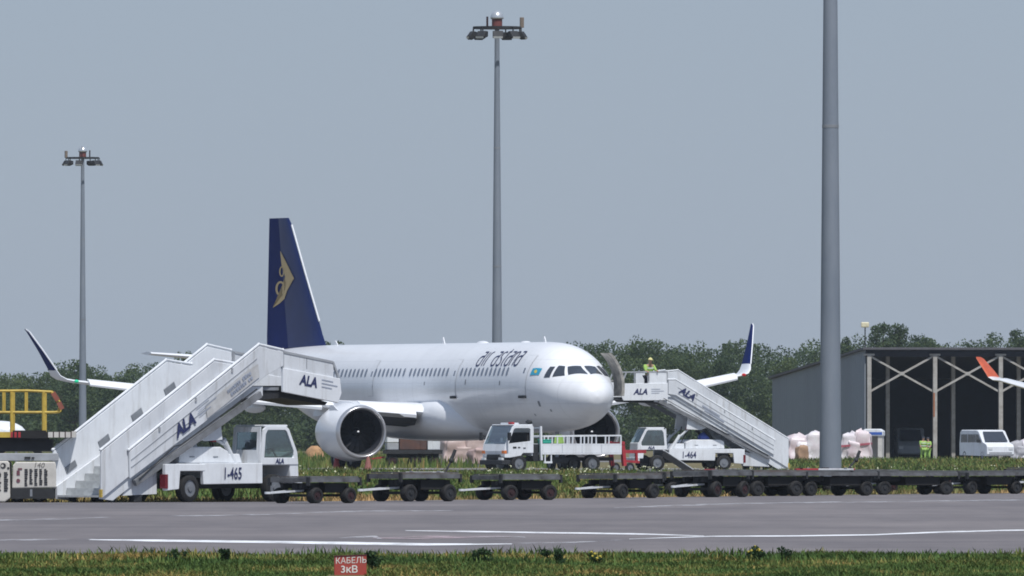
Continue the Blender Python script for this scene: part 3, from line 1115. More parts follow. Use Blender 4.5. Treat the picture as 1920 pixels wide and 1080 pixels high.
def stairs(label, loc, rz, ns, inner, outer, platform, hp, lf, plain=False, number=True):
    """local +x = climbing direction, ns = -1/+1 side of the local y axis that faces the viewer"""
    S = thing('passenger_stairs', label, 'mobile stairs', loc, rz, 'mobile passenger stairs with white panels')
    near, far = .85 * ns, -.85 * ns
    sl = (hp - .12) / lf
    up = Vector((1, 0, sl)).normalized()
    # balustrades : telescoping inner and outer panels on both sides
    for s, yy in (('n', near), ('f', far)):
        d = 1 if yy > 0 else -1
        mb = MB()
        mb.prism(inner, yy - .05 * d, yy)
        p = mb.build('lower_balustrade', WHITE if s == 'f' else WHITE_DIRTY, S, bevel=.012)
        mb = MB()
        mb.prism(outer, yy + .02 * d, yy + .075 * d)
        q = mb.build('upper_balustrade', WHITE_DIRTY if s == 'n' else WHITE, S, bevel=.012)
        # handrails on the panel crowns
        for poly, par, yr, i0, i1 in ((inner, p, yy - .025 * d, 1, 3), (outer, q, yy + .05 * d, 1, 3)):
            mb = MB()
            pts = [(x, yr, z + .05) for x, z in poly[i0:i1 + 1]]
            mb.tube(pts, .035)
            for (x, y, z) in pts:
                mb.ball((x, y, z), .045, nu=8, nv=5)
            mb.build('handrail', WHITE, par, smooth='angle')
        # seam ribs along the outer panel
        mb = MB()
        (xa, za), (xb, zb) = outer[1], outer[2]
        for fr in (.33, .62):
            mb.bar((xa + .05, yy + .082 * d, za - fr * .65), (xb - .1, yy + .082 * d, zb - fr * .95), .012, .02)
        mb.split('panel_rib', MIDGREY, q)
        # fixing posts
        mb = MB()
        for fr in (.22, .5, .78):
            x = xa + (xb - xa) * fr
            z = za + (zb - za) * fr
            mb.box(x, x + .06, yy + .078 * d, yy + .10 * d, z - .08, z + .03)
        mb.split('panel_clip', MIDGREY, q)
        # stringer
        mb = MB()
        mb.prism([(.05, .10), (.05, .42), (lf, hp + .02), (lf + .9, hp + .02), (lf + .9, hp - .22), (lf + .1, hp - .3), (.5, .06)], yy - .13 * d, yy - .06 * d)
        mb.build('stringer', WHITE_DIRTY, S)
        mb = MB()
        o3 = outer[0]
        mb.bar((o3[0] + .2, yy + .03 * d, o3[1] - .12), (lf + .7, yy + .03 * d, hp - .18), .10, .16)
        mb.build('side_beam', BEAMG, S)
        # little rubber handles on the far inner face
        if s == 'f':
            for k in range(4):
                x = .45 + k * 1.25
                z = .12 + sl * x + .45
                mb = MB()
                mb.bar((x, yy - .062 * d, z), (x + .38, yy - .062 * d, z + .38 * sl), .02, .17)
                h = mb.build('wall_plate', GREY, p)
    # steps
    n = int((hp - .12) / .185)
    first = None
    for k in range(n):
        if first is None:
            mb = MB()
            mb.box(0, .36, -.71, .71, .0, .05)
            mb.box(.33, .36, -.708, .708, .05, .19)
            first = mb.build('step', STEP, S)
            o = first
        else:
            o = first.copy()
            COL.objects.link(o)
        o.location = (.05 + (lf - .1) * k / n, 0, .14 + (hp - .2) * k / n)
    # landing floor + platform
    x0, x1, zt0, zt1, zb0, zb1 = platform
    mb = MB()
    mb.prism([(lf - .1, hp - .08), (lf - .1, hp), (x0 + .05, hp), (x0 + .05, hp - .08)], -.70, .70)
    mb.build('landing', GREY, S)
    mb = MB()
    mb.prism([(x0 + .06, zb0 + .06), (x0 + .06, zb0 + .16), (x1 + .15, zb1 + .16), (x1 + .15, zb1 + .06)], -.80, .80)
    fl_ = mb.build('platform_floor', DARK, S)
    mb = MB()
    mb.prism([(lf - .4, hp - .45), (lf - .2, hp - .12), (x0 + .2, zb0 + .02), (x1 - .1, zb1 + .02), (x1 - .2, zb1 - .06), (x0 + .2, zb0 - .14)], -.66, .66)
    mb.build('platform_frame', DARK, S)
    zmid = lambda fx: (zt0 + (zt1 - zt0) * fx, zb0 + (zb1 - zb0) * fx)
    for yy in (near, far):
        d = 1 if yy > 0 else -1
        mb = MB()
        hA, hB = zb0 + (zt0 - zb0) * .60, zb1 + (zt1 - zb1) * .60
        mb.prism([(x0, zb0), (x0, hA), (x1 + .12, hB), (x1 + .18, zb1 + .25), (x1 + .05, zb1)], yy - .03 * d, yy + .05 * d)
        pp = mb.build('platform_panel', WHITE, S, bevel=.012)
        mb = MB()
        mb.bar((x0 + .02, yy, hA - .02), (x0 + .02, yy, zt0), .06)
        mb.bar((x0, yy, zt0), (x1 - .12, yy, zt1), .06)
        mb.bar((x1 - .12, yy, zt1), (x1 + .12, yy, hB), .06)
        mb.bar((x0 + (x1 - x0) * .45, yy, hA - .02), (x0 + (x1 - x0) * .45, yy, zt0 + (zt1 - zt0) * .45), .04)
        mb.build('platform_rail', MIDGREY, pp)
        # infill over the landing half of the rail
        mb = MB()
        mb.prism([(x0 + .05, hA), (x0 + .05, zt0 - .03), (x0 + (x1 - x0) * .95 if not plain else x0 + .9, (zt0 + (zt1 - zt0) * .9) - .03), (x0 + (x1 - x0) * .95 if not plain else x0 + .9, hB + .0)], yy - .015 * d, yy + .015 * d)
        mb.build('rail_infill', WHITE_DIRTY if not plain else WHITE, pp)
        mb = MB()
        mb.bar((x1 + .12, yy, hB), (x1 + .95, yy * .98, hB + .05), .05)
        mb.bar((x1 + .12, yy, hB - .55), (x1 + .95, yy * .98, hB - .5), .05)
        mb.bar((x1 + .95, yy * .98, zb1 + .1), (x1 + .95, yy * .98, hB + .05), .05)
        if plain:
            mb.build('boarding_rail', WHITE, pp)
            mb = MB()
            mb.box(x1 + .1, x1 + 1.1, -.8, .8, zb1 + .04, zb1 + .13)
            if yy == near:
                mb.build('boarding_floor', DARK, S)
    # lettering
    nrm = (0, ns, 0)
    ux = Vector((1, 0, 0)) if ns < 0 else Vector((-1, 0, 0))
    tilt = (zb1 - zb0) / (x1 - x0)
    pux = Vector((1, 0, tilt)) if ns < 0 else Vector((-1, 0, -tilt))
    puy = Vector((0, 0, 1))
    zc0 = zb0 + (zt0 - zb0) * .28
    if ns < 0:
        org = (x0 + .62, near - .05, zc0 + .62 * tilt)
    else:
        org = (x1 - .45, near + .05, zc0 - .1)
    put_text('logo_lettering', 'ALA', .36, INK, S, org, pux, puy, nrm, .28, .014, 1.0)
    mb = MB()
    for k in range(3):
        o = Vector(org) + pux.normalized() * .86 + puy * (.22 - k * .09) + Vector(nrm) * .012
        mb.add([o, o + pux.normalized() * (.45, .62, .40)[k], o + pux.normalized() * (.45, .62, .40)[k] + puy * .022, o + puy * .022], [(0, 1, 2, 3)])
    mb.split('small_lettering', GREYINK, S, fix=False)
    # slanted logo on the flight
    (xa, za), (xb, zb) = outer[1], outer[2]
    so = Vector((1, 0, (zb - za) / (xb - xa))).normalized()
    uy_ = Vector((-so.z, 0, so.x))
    if ns < 0:
        f0 = Vector((xa + (xb - xa) * .36, near - .095, za + (zb - za) * .36 - .62))
        put_text('logo_lettering', 'ALA', .44, INK, S, f0, so, uy_, nrm, .25, .018, 1.0)
        mb = MB()
        for k in range(3):
            o = f0 + so * 1.0 + uy_ * (.30 - k * .11) + Vector(nrm) * .012
            L_ = (.55, .8, .5)[k]
            mb.add([o, o + so * L_, o + so * L_ + uy_ * .026, o + uy_ * .026], [(0, 1, 2, 3)])
        mb.split('small_lettering', GREYINK, S, fix=False)
        # scraped patch of an older inscription
        g0 = f0 + so * 1.25 + uy_ * -.12
        mb = MB()
        W_ = 2.25
        mb.add([g0 + Vector((0, -.003, 0)) + a * so + b * uy_ for a, b in ((0, 0), (W_, -.02), (W_ + .12, .30), (W_ - .5, .36), (.1, .34))], [(0, 1, 2, 3, 4)])
        mb.build('scraped_patch', WHITE_SMUDGE, S, fix=False)
        rnd = random.Random(3)
        mb = MB()
        for row in range(2):
            u = .98 + row * .02
            while u < 1.95:
                w_ = .035 + rnd.random() * .05
                if rnd.random() > .22:
                    a0 = g0 + so * u + uy_ * (.20 - row * .13) + Vector(nrm) * .02
                    hh = .075 + rnd.random() * .03
                    mb.add([a0, a0 + so * w_, a0 + so * w_ + uy_ * hh, a0 + uy_ * hh], [(0, 1, 2, 3)])
                u += w_ + .022
        mb.build('worn_inscription', GREYINK, S, fix=False)
    else:
        f0 = Vector((xa + (xb - xa) * .97, near + .095, za + (zb - za) * .97 - .45))
        put_text('logo_lettering', 'ALA', .44, INK, S, f0, -so, uy_, nrm, .25, .018, 1.0)
        mb = MB()
        o = f0 - so * 1.3 + uy_ * .02 + Vector(nrm) * .012
        for k in range(2):
            mb.add([o - so * .2 * k - uy_ * .12 * k, o - so * (1.0 + .3 * k) - uy_ * .12 * k, o - so * (1.0 + .3 * k) + uy_ * (.05 - .12 * k), o - so * .2 * k + uy_ * (.05 - .12 * k)], [(0, 1, 2, 3)])
        mb.split('small_lettering', GREYINK, S, fix=False)
    # chassis
    bx0, bx1 = 2.25, 7.45
    mb = MB()
    mb.box(bx0 + .1, bx1 - .2, -.45, .45, .35, .62)
    mb.build('chassis_frame', DARK, S)
    for yy in (near, far):
        d = 1 if yy > 0 else -1
        y0, y1 = yy + .10 * d - .06 * d, yy + .16 * d
        mb = MB()
        mb.prism([(bx0 + 1.45, .46), (bx0 + 1.40, 1.0), (bx1 - 1.5, 1.0), (bx1 - 1.5, .48)], y0, y1)
        bp = mb.build('bed_side_panel', WHITE, S, bevel=.015)
        mb = MB()
        mb.prism([(bx0, .30), (bx0 - .02, .98), (bx0 + 1.5, .98), (bx0 + 1.5, .80), (bx0 + .55, .80), (bx0 + .50, .34)], y0 + .01 * d, y1 + .01 * d)
        fd = mb.build('rear_fender', WHITE, S, bevel=.015)
        mb = MB()
        mb.box(bx0 - .05, bx0 + .06, y0 - .03 * d, y1 + .03 * d, .36, .72)
        mb.build('tail_lamp', TAIL_LAMP, fd)
        mb = MB()
        mb.box(bx0 + .2, bx0 + 1.45, yy * .45, yy * .93, .78, .80)
        mb.build('wheel_arch', DARK, S)
    mb = MB()
    mb.box(bx0, bx1 - .3, -.84, .84, .94, 1.0)
    mb.build('bed_deck', WHITE_DIRTY, S)
    if number:
        put_text('fleet_number', '1-465', .42, INK, S, (4.42, near + ns * .165, .60), ux, (0, 0, 1), nrm, 0.05, .006, .74)
    else:
        put_text('fleet_number', '1-464', .42, INK, S, (5.35, near + ns * .165, .58), ux, (0, 0, 1), nrm, 0.05, .006, .74)
    # engine cover on the bed
    mb = MB()
    mb.prism([(3.1, 1.0), (3.12, 1.34), (3.3, 1.42), (4.7, 1.42), (5.0, 1.30), (5.02, 1.0)], -.70, .70)
    ec = mb.build('engine_cover', WHITE, S, bevel=.03)
    mb = MB()
    mb.prism([(5.04, 1.0), (5.06, 1.24), (5.5, 1.24), (5.6, 1.0)], -.62, .62)
    mb.build('battery_box', WHITE, S, bevel=.02)
    mb = MB()
    for xx in (3.5, 4.4):
        mb.box(xx, xx + .18, near * .83 - .005, near * .83 + .005, 1.15, 1.18)
    mb.split('cover_latch', GREY, ec)
    # lifting gear
    mb = MB()
    bz = hp * .72
    bxm = lf * .78
    mb.prism([(bxm - .5, bz - .45), (bxm + .45, bz + .15), (bxm + .55, bz - .52), (bxm - .1, bz - .56)], near * .82, near * .90)
    mb.prism([(bxm - .5, bz - .45), (bxm + .45, bz + .15), (bxm + .55, bz - .52), (bxm - .1, bz - .56)], far * .82, far * .90)
    mb.split('lift_bracket', WHITE, S)
    for yy in (near * .66, far * .66):
        mb = MB()
        mb.cyl((bxm + .30, yy, bz - .45), (bxm + .95, yy, 1.45), .045, n=10)
        mb.cyl((bxm + .80, yy, 1.62), (bxm + 1.25, yy, .98), .075, n=10)
        mb.build('lift_cylinder', WHITE_DIRTY, S, smooth='angle')
    mb = MB()
    mb.box(bxm + .35, bxm + .5, near * .62, near * .7, bz - .58, bz - .42)
    mb.build('warning_lamp', RED, S)
    # hydraulic hoses and cable runs
    for k, yy in enumerate((near * .58, near * .5, far * .4)):
        mb = MB()
        pts = []
        for i in range(12):
            u = i / 11
            x = bxm + .35 + (.9 - .25 * k) * u
            pts.append((x, yy, (bz - .4) * (1 - u) + 1.05 * u - .35 * math.sin(math.pi * u) * (1 - .3 * k)))
        mb.tube(pts, .022, 6)
        mb.build('hydraulic_hose', BLACK, S)
    mb = MB()
    mb.tube([(outer[0][0] + .3, near + .10 * ns, outer[0][1] - .02), (lf * .5, near + .10 * ns, .12 + sl * lf * .5 - .10), (lf * .55, near + .10 * ns, .12 + sl * lf * .55 - .20), (lf + .5, near + .10 * ns, hp - .05)], .016, 6)
    mb.build('cable_run', DARK, S)
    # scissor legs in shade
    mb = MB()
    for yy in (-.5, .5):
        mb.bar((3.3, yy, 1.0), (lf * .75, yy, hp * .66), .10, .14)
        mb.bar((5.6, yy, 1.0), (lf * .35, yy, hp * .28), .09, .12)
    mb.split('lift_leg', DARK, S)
    # cab
    cx0, cx1 = 6.0, 7.42
    prof = [(cx0, .95), (cx0 - .02, 1.35), (cx0 + .12, 1.88), (cx0 + .22, 1.95), (cx0 + .98, 1.95), (cx0 + 1.10, 1.88), (cx1, 1.30), (cx1 + .02, .95)]
    y0, y1 = -.80, .80
    # cab skin from frames
    cin = near - .92 * ns                      # inner side of the single-seat cab
    ca, cbk = min(near, cin), max(near, cin)
    for yy, d in ((near, ns), (cin, -ns)):
        ya, yb = yy, yy + .06 * d
        outer_ = [(cx0, .96), (cx0 + .10, 1.86), (cx0 + .20, 1.94), (cx0 + .98, 1.94), (cx0 + 1.08, 1.88), (cx1 - .02, 1.28), (cx1 + .02, .96)]
        win = [(cx0 + .13, 1.14), (cx0 + .19, 1.74), (cx0 + .27, 1.85), (cx0 + .94, 1.85), (cx0 + 1.01, 1.80), (cx1 - .15, 1.30), (cx1 - .15, 1.14)]
        mb = MB()
        mb.frame_prism(outer_, win, ya, yb)
        cd = mb.build('cab_door', WHITE, S, bevel=.01)
        mb = MB()
        mb.prism(win, yy + .02 * d, yy + .03 * d)
        mb.build('door_glass', GLASS, cd)
    mb = MB()
    mb.box(cx0 + .14, cx0 + 1.04, ca - .05, cbk + .05, 1.93, 1.985)
    mb.build('cab_roof', WHITE, S, bevel=.02)
    mb = MB()
    rear_o = [(ca, .98), (ca, 1.93), (cbk, 1.93), (cbk, .98)]
    rear_i = [(ca + .10, 1.34), (ca + .10, 1.80), (cbk - .10, 1.80), (cbk - .10, 1.34)]
    mb.frame_prism(rear_o, rear_i, 0, .04)
    mb.v = [(cx0 + y_ + .06 * max(0, z_ - 1.3), x_, z_) for x_, y_, z_ in mb.v]
    mb.build('cab_rear', WHITE_DIRTY, S)
    mb = MB()
    mb.add([(cx0 + .03, ca + .08, 1.30), (cx0 + .03, cbk - .08, 1.30), (cx0 + .06, cbk - .08, 1.84), (cx0 + .06, ca + .08, 1.84)], [(0, 1, 2, 3)])
    mb.build('rear_glass', GLASS, S)
    mb = MB()
    mb.add([(cx1 - .01, ca, 1.30), (cx1 - .01, cbk, 1.30), (cx0 + 1.06, cbk, 1.90), (cx0 + 1.06, ca, 1.90)], [(0, 1, 2, 3)])
    mb.build('windscreen', GLASS, S)
    mb = MB()
    mb.prism([(cx1 - .25, .55), (cx1 - .30, 1.0), (cx1 - .1, 1.29), (cx1 + .02, 1.28), (cx1 + .07, .55)], ca - .04, cbk + .04)
    mb.build('cab_front', WHITE, S, bevel=.03)
    mb = MB()
    mb.box(cx1 - .05, cx1 + .14, -.95, .95, .38, .60)
    mb.build('front_bumper', WHITE_DIRTY, S, bevel=.02)
    mb = MB()
    cm = (near + cin) / 2
    mb.box(cx0 + .30, cx0 + .75, cm - .25, cm + .25, .98, 1.12)
    mb.box(cx0 + .22, cx0 + .34, cm - .25, cm + .25, 1.1, 1.60)
    mb.build('seat', BLACK, S, bevel=.03)
    mb = MB()
    mb.tube([(cx1 - .45, cm - .15, 1.35), (cx1 - .42, cm, 1.38), (cx1 - .45, cm + .15, 1.35)], .02)
    mb.cyl((cx1 - .43, cm, 1.36), (cx1 - .2, cm, 1.1), .02)
    mb.build('steering_wheel', BLACK, S)
    put_text('logo_lettering', 'ALA', .17, INK, S, (cx0 + .55 if ns < 0 else cx0 + .95, near + ns * .062, 1.0), ux, (0, 0, 1), nrm, .2, .008, 1.0)
    # front cab steps and wheels
    for yy in (near, far):
        d = 1 if yy > 0 else -1
        wheel(S, (bx0 + .98, yy + .0 * d, .36), .36, .25)
        wheel(S, (bx1 - .95, yy + .0 * d, .36), .36, .25)
    # foot jacks under the bottom of the flight
    mb = MB()
    for yy in (-.66, .66):
        mb.box(1.35, 1.65, yy - .08, yy + .08, .02, .42)
        mb.box(.5, .66, yy - .06, yy + .06, .02, .36)
    mb.split('support_jack', DARK, S)
    mb = MB()
    mb.prism([(.9, .18), (1.3, .72), (2.2, .86), (2.2, .22)], near * .60, near * .88)
    mb.build('underframe_plate', WHITE_DIRTY, S)
    mb = MB()
    mb.box(-.03, .03, near - .05 * ns, near + .02 * ns, .14, .34)
    mb.box(-.03, .03, far - .02 * ns, far + .05 * ns, .14, .34)
    mb.split('end_marker', YELLOW, S)
    return S


PHI = R(49)
Y0 = 398.0
cn = Vector((wx(190, Y0), Y0, 0))
rt = cn + Vector((-math.sin(PHI), math.cos(PHI), 0)) * .85
stairs('white mobile stairs numbered 1-465 standing alone in front of the jet engine', rt, PHI, -1,
       inner=[(0, .10), (0, 1.30), (4.28, 3.60), (5.25, 3.50), (5.25, 3.0), (4.6, 2.6)],
       outer=[(1.02, .62), (.98, 1.30), (5.92, 4.0), (6.85, 3.86), (6.85, 3.5), (6.2, 3.25)],
       platform=(6.87, 8.95, 3.86, 3.60, 2.83, 2.55), hp=2.95, lf=5.3)
YB = 719.5
rzB = R(180) + PA
dB = Vector((-math.cos(PA), -math.sin(PA), 0))
lB = Vector((-dB.y, dB.x, 0))
cb = Vector((wx(1478, YB), YB - 3.5 + 2.4, 0))
stairs('white mobile stairs joined to the far front door of the white jet', cb - lB * .85, rzB, 1,
       inner=[(0, .10), (0, 1.42), (5.45, 4.55), (6.0, 4.50), (6.0, 3.5), (5.6, 3.3)],
       outer=[(.75, .72), (.72, 1.36), (5.6, 4.12), (5.95, 4.12), (5.95, 3.5), (5.6, 3.45)],
       platform=(5.97, 8.1, 4.52, 4.50, 3.22, 3.20), hp=3.36, lf=5.7, plain=True, number=False)


bl = cb - lB * .85 + dB * 3.95 + lB * .3
bb = thing('blue_bundle', 'blue tarpaulin bundle lying on the engine cover of the far stairs', 'bundle', (bl.x, bl.y, 1.42), rzB)
mb = MB()
rg = []
rn = random.Random(8)
for k in range(6):
    z = .36 * k / 5
    r_ = (.30, .33, .31, .26, .17, .05)[k]
    rg.append([(r_ * (1 + .25 * (rn.random() - .5)) * math.cos(2 * math.pi * i / 12), r_ * .8 * (1 + .25 * (rn.random() - .5)) * math.sin(2 * math.pi * i / 12), z) for i in range(12)])
mb.loft(rg)
mb.build('tarpaulin', mat('blue_tarpaulin', (.07, .12, .45), .6, var=.2, scale=6), bb, smooth=True)
mb = MB()
mb.tube([(-.3, 0, .12), (0, -.28, .14), (.3, 0, .12)], .015, 6)
mb.build('cord', WHITE, bb)


# ------------------------------------------------------------------ high loader at the left edge
YL = 399.0
HL = thing('high_loader', 'cream cargo loader with yellow guard rails on its raised platform', 'cargo loader', (wx(105, YL), YL, 0), 0)
# local x to the right, y away; right end at x=0; photo scale about 73.7 px per metre
mb = MB()
mb.prism([(-1.12, .36), (-1.10, .95), (-1.02, 1.04), (-.02, 1.04), (.0, .95), (.0, .38)], 0.0, 1.6)
b1 = mb.build('front_housing', CREAM, HL, bevel=.03)
mb = MB()
mb.prism([(-4.2, .04), (-4.2, 1.06), (-1.22, 1.06), (-1.18, 1.0), (-1.16, .12), (-1.3, .02)], -.12, 1.72)
b2 = mb.build('side_housing', CREAM, HL, bevel=.03)
mb = MB()
mb.box(-4.2, -.02, .1, 1.6, .12, .36)
mb.box(-1.15, -.05, -.02, .2, .10, .37)
mb.build('skirt', DARK, HL)
mb = MB()
mb.box(-4.2, .06, .05, 1.65, 1.06, 1.26)
mb.build('lift_deck', MIDGREY, HL, bevel=.02)
mb = MB()
mb.box(-.80, -.65, .0, .052, 1.12, 1.17)
mb.box(-.62, -.55, .0, .052, 1.13, 1.16)
mb.split('deck_catch', DARK, HL)
mb = MB()
for xx in (-3.4, -1.6, -.4):
    mb.bar((xx, .3, 1.2), (xx + .9 if xx < -1 else xx - .6, .3, 1.75), .12)
    mb.bar((xx, 1.3, 1.2), (xx + .9 if xx < -1 else xx - .6, 1.3, 1.75), .12)
mb.box(-2.9, -.1, .15, 1.5, 1.30, 1.62)
mb.build('scissor_lift', DARK, HL)
mb = MB()
mb.box(-4.2, -.22, .0, 1.7, 1.62, 1.80)
mb.box(-1.1, -.25, -.02, .0, 1.64, 1.84)
mb.build('platform', BLACK, HL)
mb = MB()
for k in range(4):
    mb.box(-.20 + k * .15, -.08 + k * .15, -.03, 1.4, 1.66, 1.80)
mb.box(.40, .5, -.03, 1.4, 1.66, 1.82)
mb.split('tail_roller', CREAM, HL)
mb = MB()
for k in range(4):
    mb.box(-.082 + k * .15, -.048 + k * .15, -.028, 1.4, 1.67, 1.81)
mb.split('roller_gap', MAROON, HL)
mb = MB()
mb.box(-4.2, -1.16, -.04, .0, 1.66, 1.80)
mb.build('platform_edge', YELLOW, HL)
mb = MB()
for k in range(3):
    mb.box(-1.16 + k * .1, -1.10 + k * .1, -.035, .0, 1.66, 1.80)
mb.split('edge_stripe', RED, HL)
for yy in (.05, 1.4):
    mb = MB()
    zr, zm, zb_ = 2.82, 2.30, 1.80
    mb.tube([(-4.2, yy, zr), (-.72, yy, zr + .03), (-.12, yy, zr), (.10, yy, 2.48), (.06, yy, zm + .02), (-.02, yy, zm), (-4.2, yy, zm)], .034)
    for xx in (-1.13, -.32):
        mb.tube([(xx, yy, zb_), (xx, yy, zr)], .044)
    for xx in (-.78, -1.35, -2.4, -3.4):
        mb.tube([(xx, yy, zm), (xx, yy, zr)], .024)
    mb.build('guard_rail', YELLOW, HL, smooth='angle')
mb = MB()
mb.bar((-.08, .02, 2.80), (.05, .02, 2.60), .10, .12)
mb.bar((.07, .02, 2.56), (.16, .02, 2.38), .10, .12)
mb.split('rail_pad', mat('pad_red_brown', (.28, .09, .06), .7), HL)
put_text('unit_number', '140', .19, BLACKINK, b1, (-.58, -.003, .90), (1, 0, -.03), (0, 0, 1), (0, -1, 0), .2, -.002, 1.0)
rnd = random.Random(5)
mb = MB()
for colm in range(5):
    x = -.80 + colm * .125
    z = .86
    while z > .46:
        h = .025 + rnd.random() * .03
        w_ = .055 + rnd.random() * .03
        mb.box(x, x + w_, -.012, -.004, z - h, z)
        z -= h + .012
mb.build('notice_lettering', BLACKINK, b1)['kind'] = 'stuff'
mb = MB()
for colm in range(2):
    x = -1.72 + colm * .18 + .22
    z = .78
    while z > .30:
        h = .02 + rnd.random() * .03
        mb.box(x, x + .07 + rnd.random() * .04, -.132, -.124, z - h, z)
        z -= h + .012
mb.cyl((-1.34, -.122, .94), (-1.34, -.133, .94), .07, n=14)
mb.cyl((-1.21, -.122, .88), (-1.21, -.133, .88), .03, n=10)
mb.build('notice_lettering', BLACKINK, b2)['kind'] = 'stuff'
mb = MB()
mb.cyl((-1.36, -.133, .94), (-1.36, -.136, .94), .035, n=10)
mb.build('emblem_centre', CREAM, b2)
mb = MB()
mb.box(-1.0, -.92, -.014, -.004, .70, .82)
mb.box(-.97, -.86, -.014, -.004, .84, .88)
mb.cyl((-.96, -.004, .56), (-.96, -.014, .56), .05, n=12)
mb.build('warning_sticker', mat('sticker_maroon', (.16, .06, .08), .6), b1)
mb = MB()
mb.box(-.66, -.60, -.03, -.02, .16, .34)
mb.build('drain_hose', GREY, HL)
for xx in (-.45, -1.0, -2.6, -3.5):
    wheel(HL, (xx, .35, .17), .17, .3)
    wheel(HL, (xx, 1.3, .17), .17, .3)


# ------------------------------------------------------------------ baggage dollies
DECK2 = mat('rusty_deck', (.12, .12, .125), .8, rgb2=(.09, .065, .055), scale=3)
RIMGREY = mat('weathered_rim', (.145, .152, .165), .8, rgb2=(.045, .042, .042), scale=2.6)


def make_dolly(L, W, hub, deckc):
    D = thing('baggage_dolly', 'x', 'baggage dolly')
    mb = MB()
    mb.box(-L / 2, L / 2, -W / 2, W / 2, .66, .72)
    dk = mb.build('deck', deckc, D, bevel=.01)
    mb = MB()
    for yy in (-W / 2, W / 2):
        mb.box(-L / 2 - .02, L / 2 + .02, yy - .03, yy + .03, .595, .70)
    mb.box(-L / 2 - .025, -L / 2 + .03, -W / 2, W / 2, .59, .695)
    mb.box(L / 2 - .03, L / 2 + .025, -W / 2, W / 2, .59, .695)
    mb.split('deck_rim', RIMGREY, D)
    mb = MB()
    for yy in (-.32, .32):
        mb.box(-L / 2 + .1, L / 2 - .1, yy - .05, yy + .05, .42, .56)
    mb.split('chassis_beam', DARK, D)
    for s in (-1, 1):
        xx = s * (L / 2 - .34)
        mb = MB()
        mb.bar((xx, -.56, .225), (xx, .56, .225), .07)
        mb.bar((xx, -.42, .25), (xx, -.34, .56), .07)
        mb.bar((xx, .42, .25), (xx, .34, .56), .07)
        mb.cyl((xx, 0, .36), (xx, 0, .56), .16)
        ax = mb.build('axle', DARK, D)
        for yy in (-.56, .56):
            wheel(D, (xx, yy, .225), .225, .23, hub=hub)
    rn = random.Random(int(L * 100 + W * 10))
    npl = 6
    for k in range(npl):
        mb = MB()
        ya, yb = -W / 2 + W * k / npl + .01, -W / 2 + W * (k + 1) / npl - .01
        z0 = .722 + .012 * rn.random()
        mb.box(-L / 2 + .04 + .06 * rn.random(), L / 2 - .04 - .10 * rn.random(), ya, yb, z0, z0 + .03)
        mb.build('deck_plank', (WOODD, DECK2, RIMGREY)[rn.randrange(3)], dk)
    mb = MB()
    for xx, yy in ((-L / 2, -W / 2), (L / 2, -W / 2), (-L / 2, W / 2), (L / 2, W / 2)):
        mb.box(xx - .03, xx + .03, yy - .045, yy + .045, .50, .70 + .06 * rn.random())
    mb.split('corner_stake', DARK, D)
    mb = MB()
    mb.box(-L * .12, L * .30, -W / 2 + .1, W / 2 - .1, .30, .57)
    mb.build('underdeck_box', BLACK, D, bevel=.02)
    mb = MB()
    mb.bar((-L / 2 + .3, -.22, .36), (-L / 2 - .72, 0, .30), .05)
    mb.bar((-L / 2 + .3, .22, .36), (-L / 2 - .72, 0, .30), .05)
    mb.cyl((-L / 2 - .80, 0, .27), (-L / 2 - .80, 0, .33), .08)
    mb.build('drawbar', WHITE_DIRTY, D)
    mb = MB()
    mb.bar((L / 2, -.04, .34), (L / 2 + .18, 0, .34), .07)
    mb.cyl((L / 2 + .16, 0, .26), (L / 2 + .16, 0, .46), .035)
    mb.build('rear_hitch', MAROON, D)
    return D


PSI = R(44)
pro = [make_dolly(1.95, 1.30, MAROON, WOODD), make_dolly(2.0, 1.30, DARK, DECK2), make_dolly(2.75, 1.45, DARK, WOODD)]
dol = [  # centre px, ground py, prototype, yaw offset deg, label
    (590, 944.0, 0, 5, 'flat baggage dolly with maroon wheel hubs just behind the stair truck cab'),
    (777, 940.5, 1, -4, 'flat baggage dolly second from the left under the jet engine'),
    (968, 938.0, 0, -8, 'flat baggage dolly third from the left, below the flatbed truck cab'),
    (1163, 934.5, 1, 6, 'flat baggage dolly fourth from the left, below the tail of the flatbed truck'),
    (1335, 932.5, 0, 9, 'flat baggage dolly fifth from the left with red boards on its deck edge'),
    (1432, 930.5, 1, -9, 'flat baggage dolly below the foot of the far stairs'),
    (1500, 927.0, 1, 4, 'flat baggage dolly behind the others at the foot of the thick mast, left side'),
    (1270, 930.5, 1, -5, 'flat baggage dolly half hidden between the fourth and fifth dollies'),
    (1615, 926.0, 0, 2, 'flat baggage dolly with maroon hubs just right of the thick mast'),
    (1545, 930.0, 2, -4, 'long flat dolly standing right in front of the tall grey mast'),
    (1695, 928.0, 2, -14, 'long flat dolly right of the mast with a grey ribbed deck'),
    (1832, 926.5, 2, 6, 'rightmost long flat dolly, below the white van'),
    (1960, 925.5, 1, 0, 'flat baggage dolly cut off by the right edge of the picture'),
]
used = set()
dollies = []
for px, py, k, da, lab in dol:
    o = pro[k] if k not in used else copy_tree(pro[k])
    used.add(k)
    Y = F_PX * EYE / (py - 807)
    o.location = (wx(px, Y), Y, 0)
    o.rotation_euler = (0, 0, PSI + R(da))
    o.scale = (1, 1, .95 + .06 * math.sin(px * 1.7))
    tag(o, lab, 'baggage dolly', 'baggage dollies parked in a row along the apron edge')
    dollies.append(o)
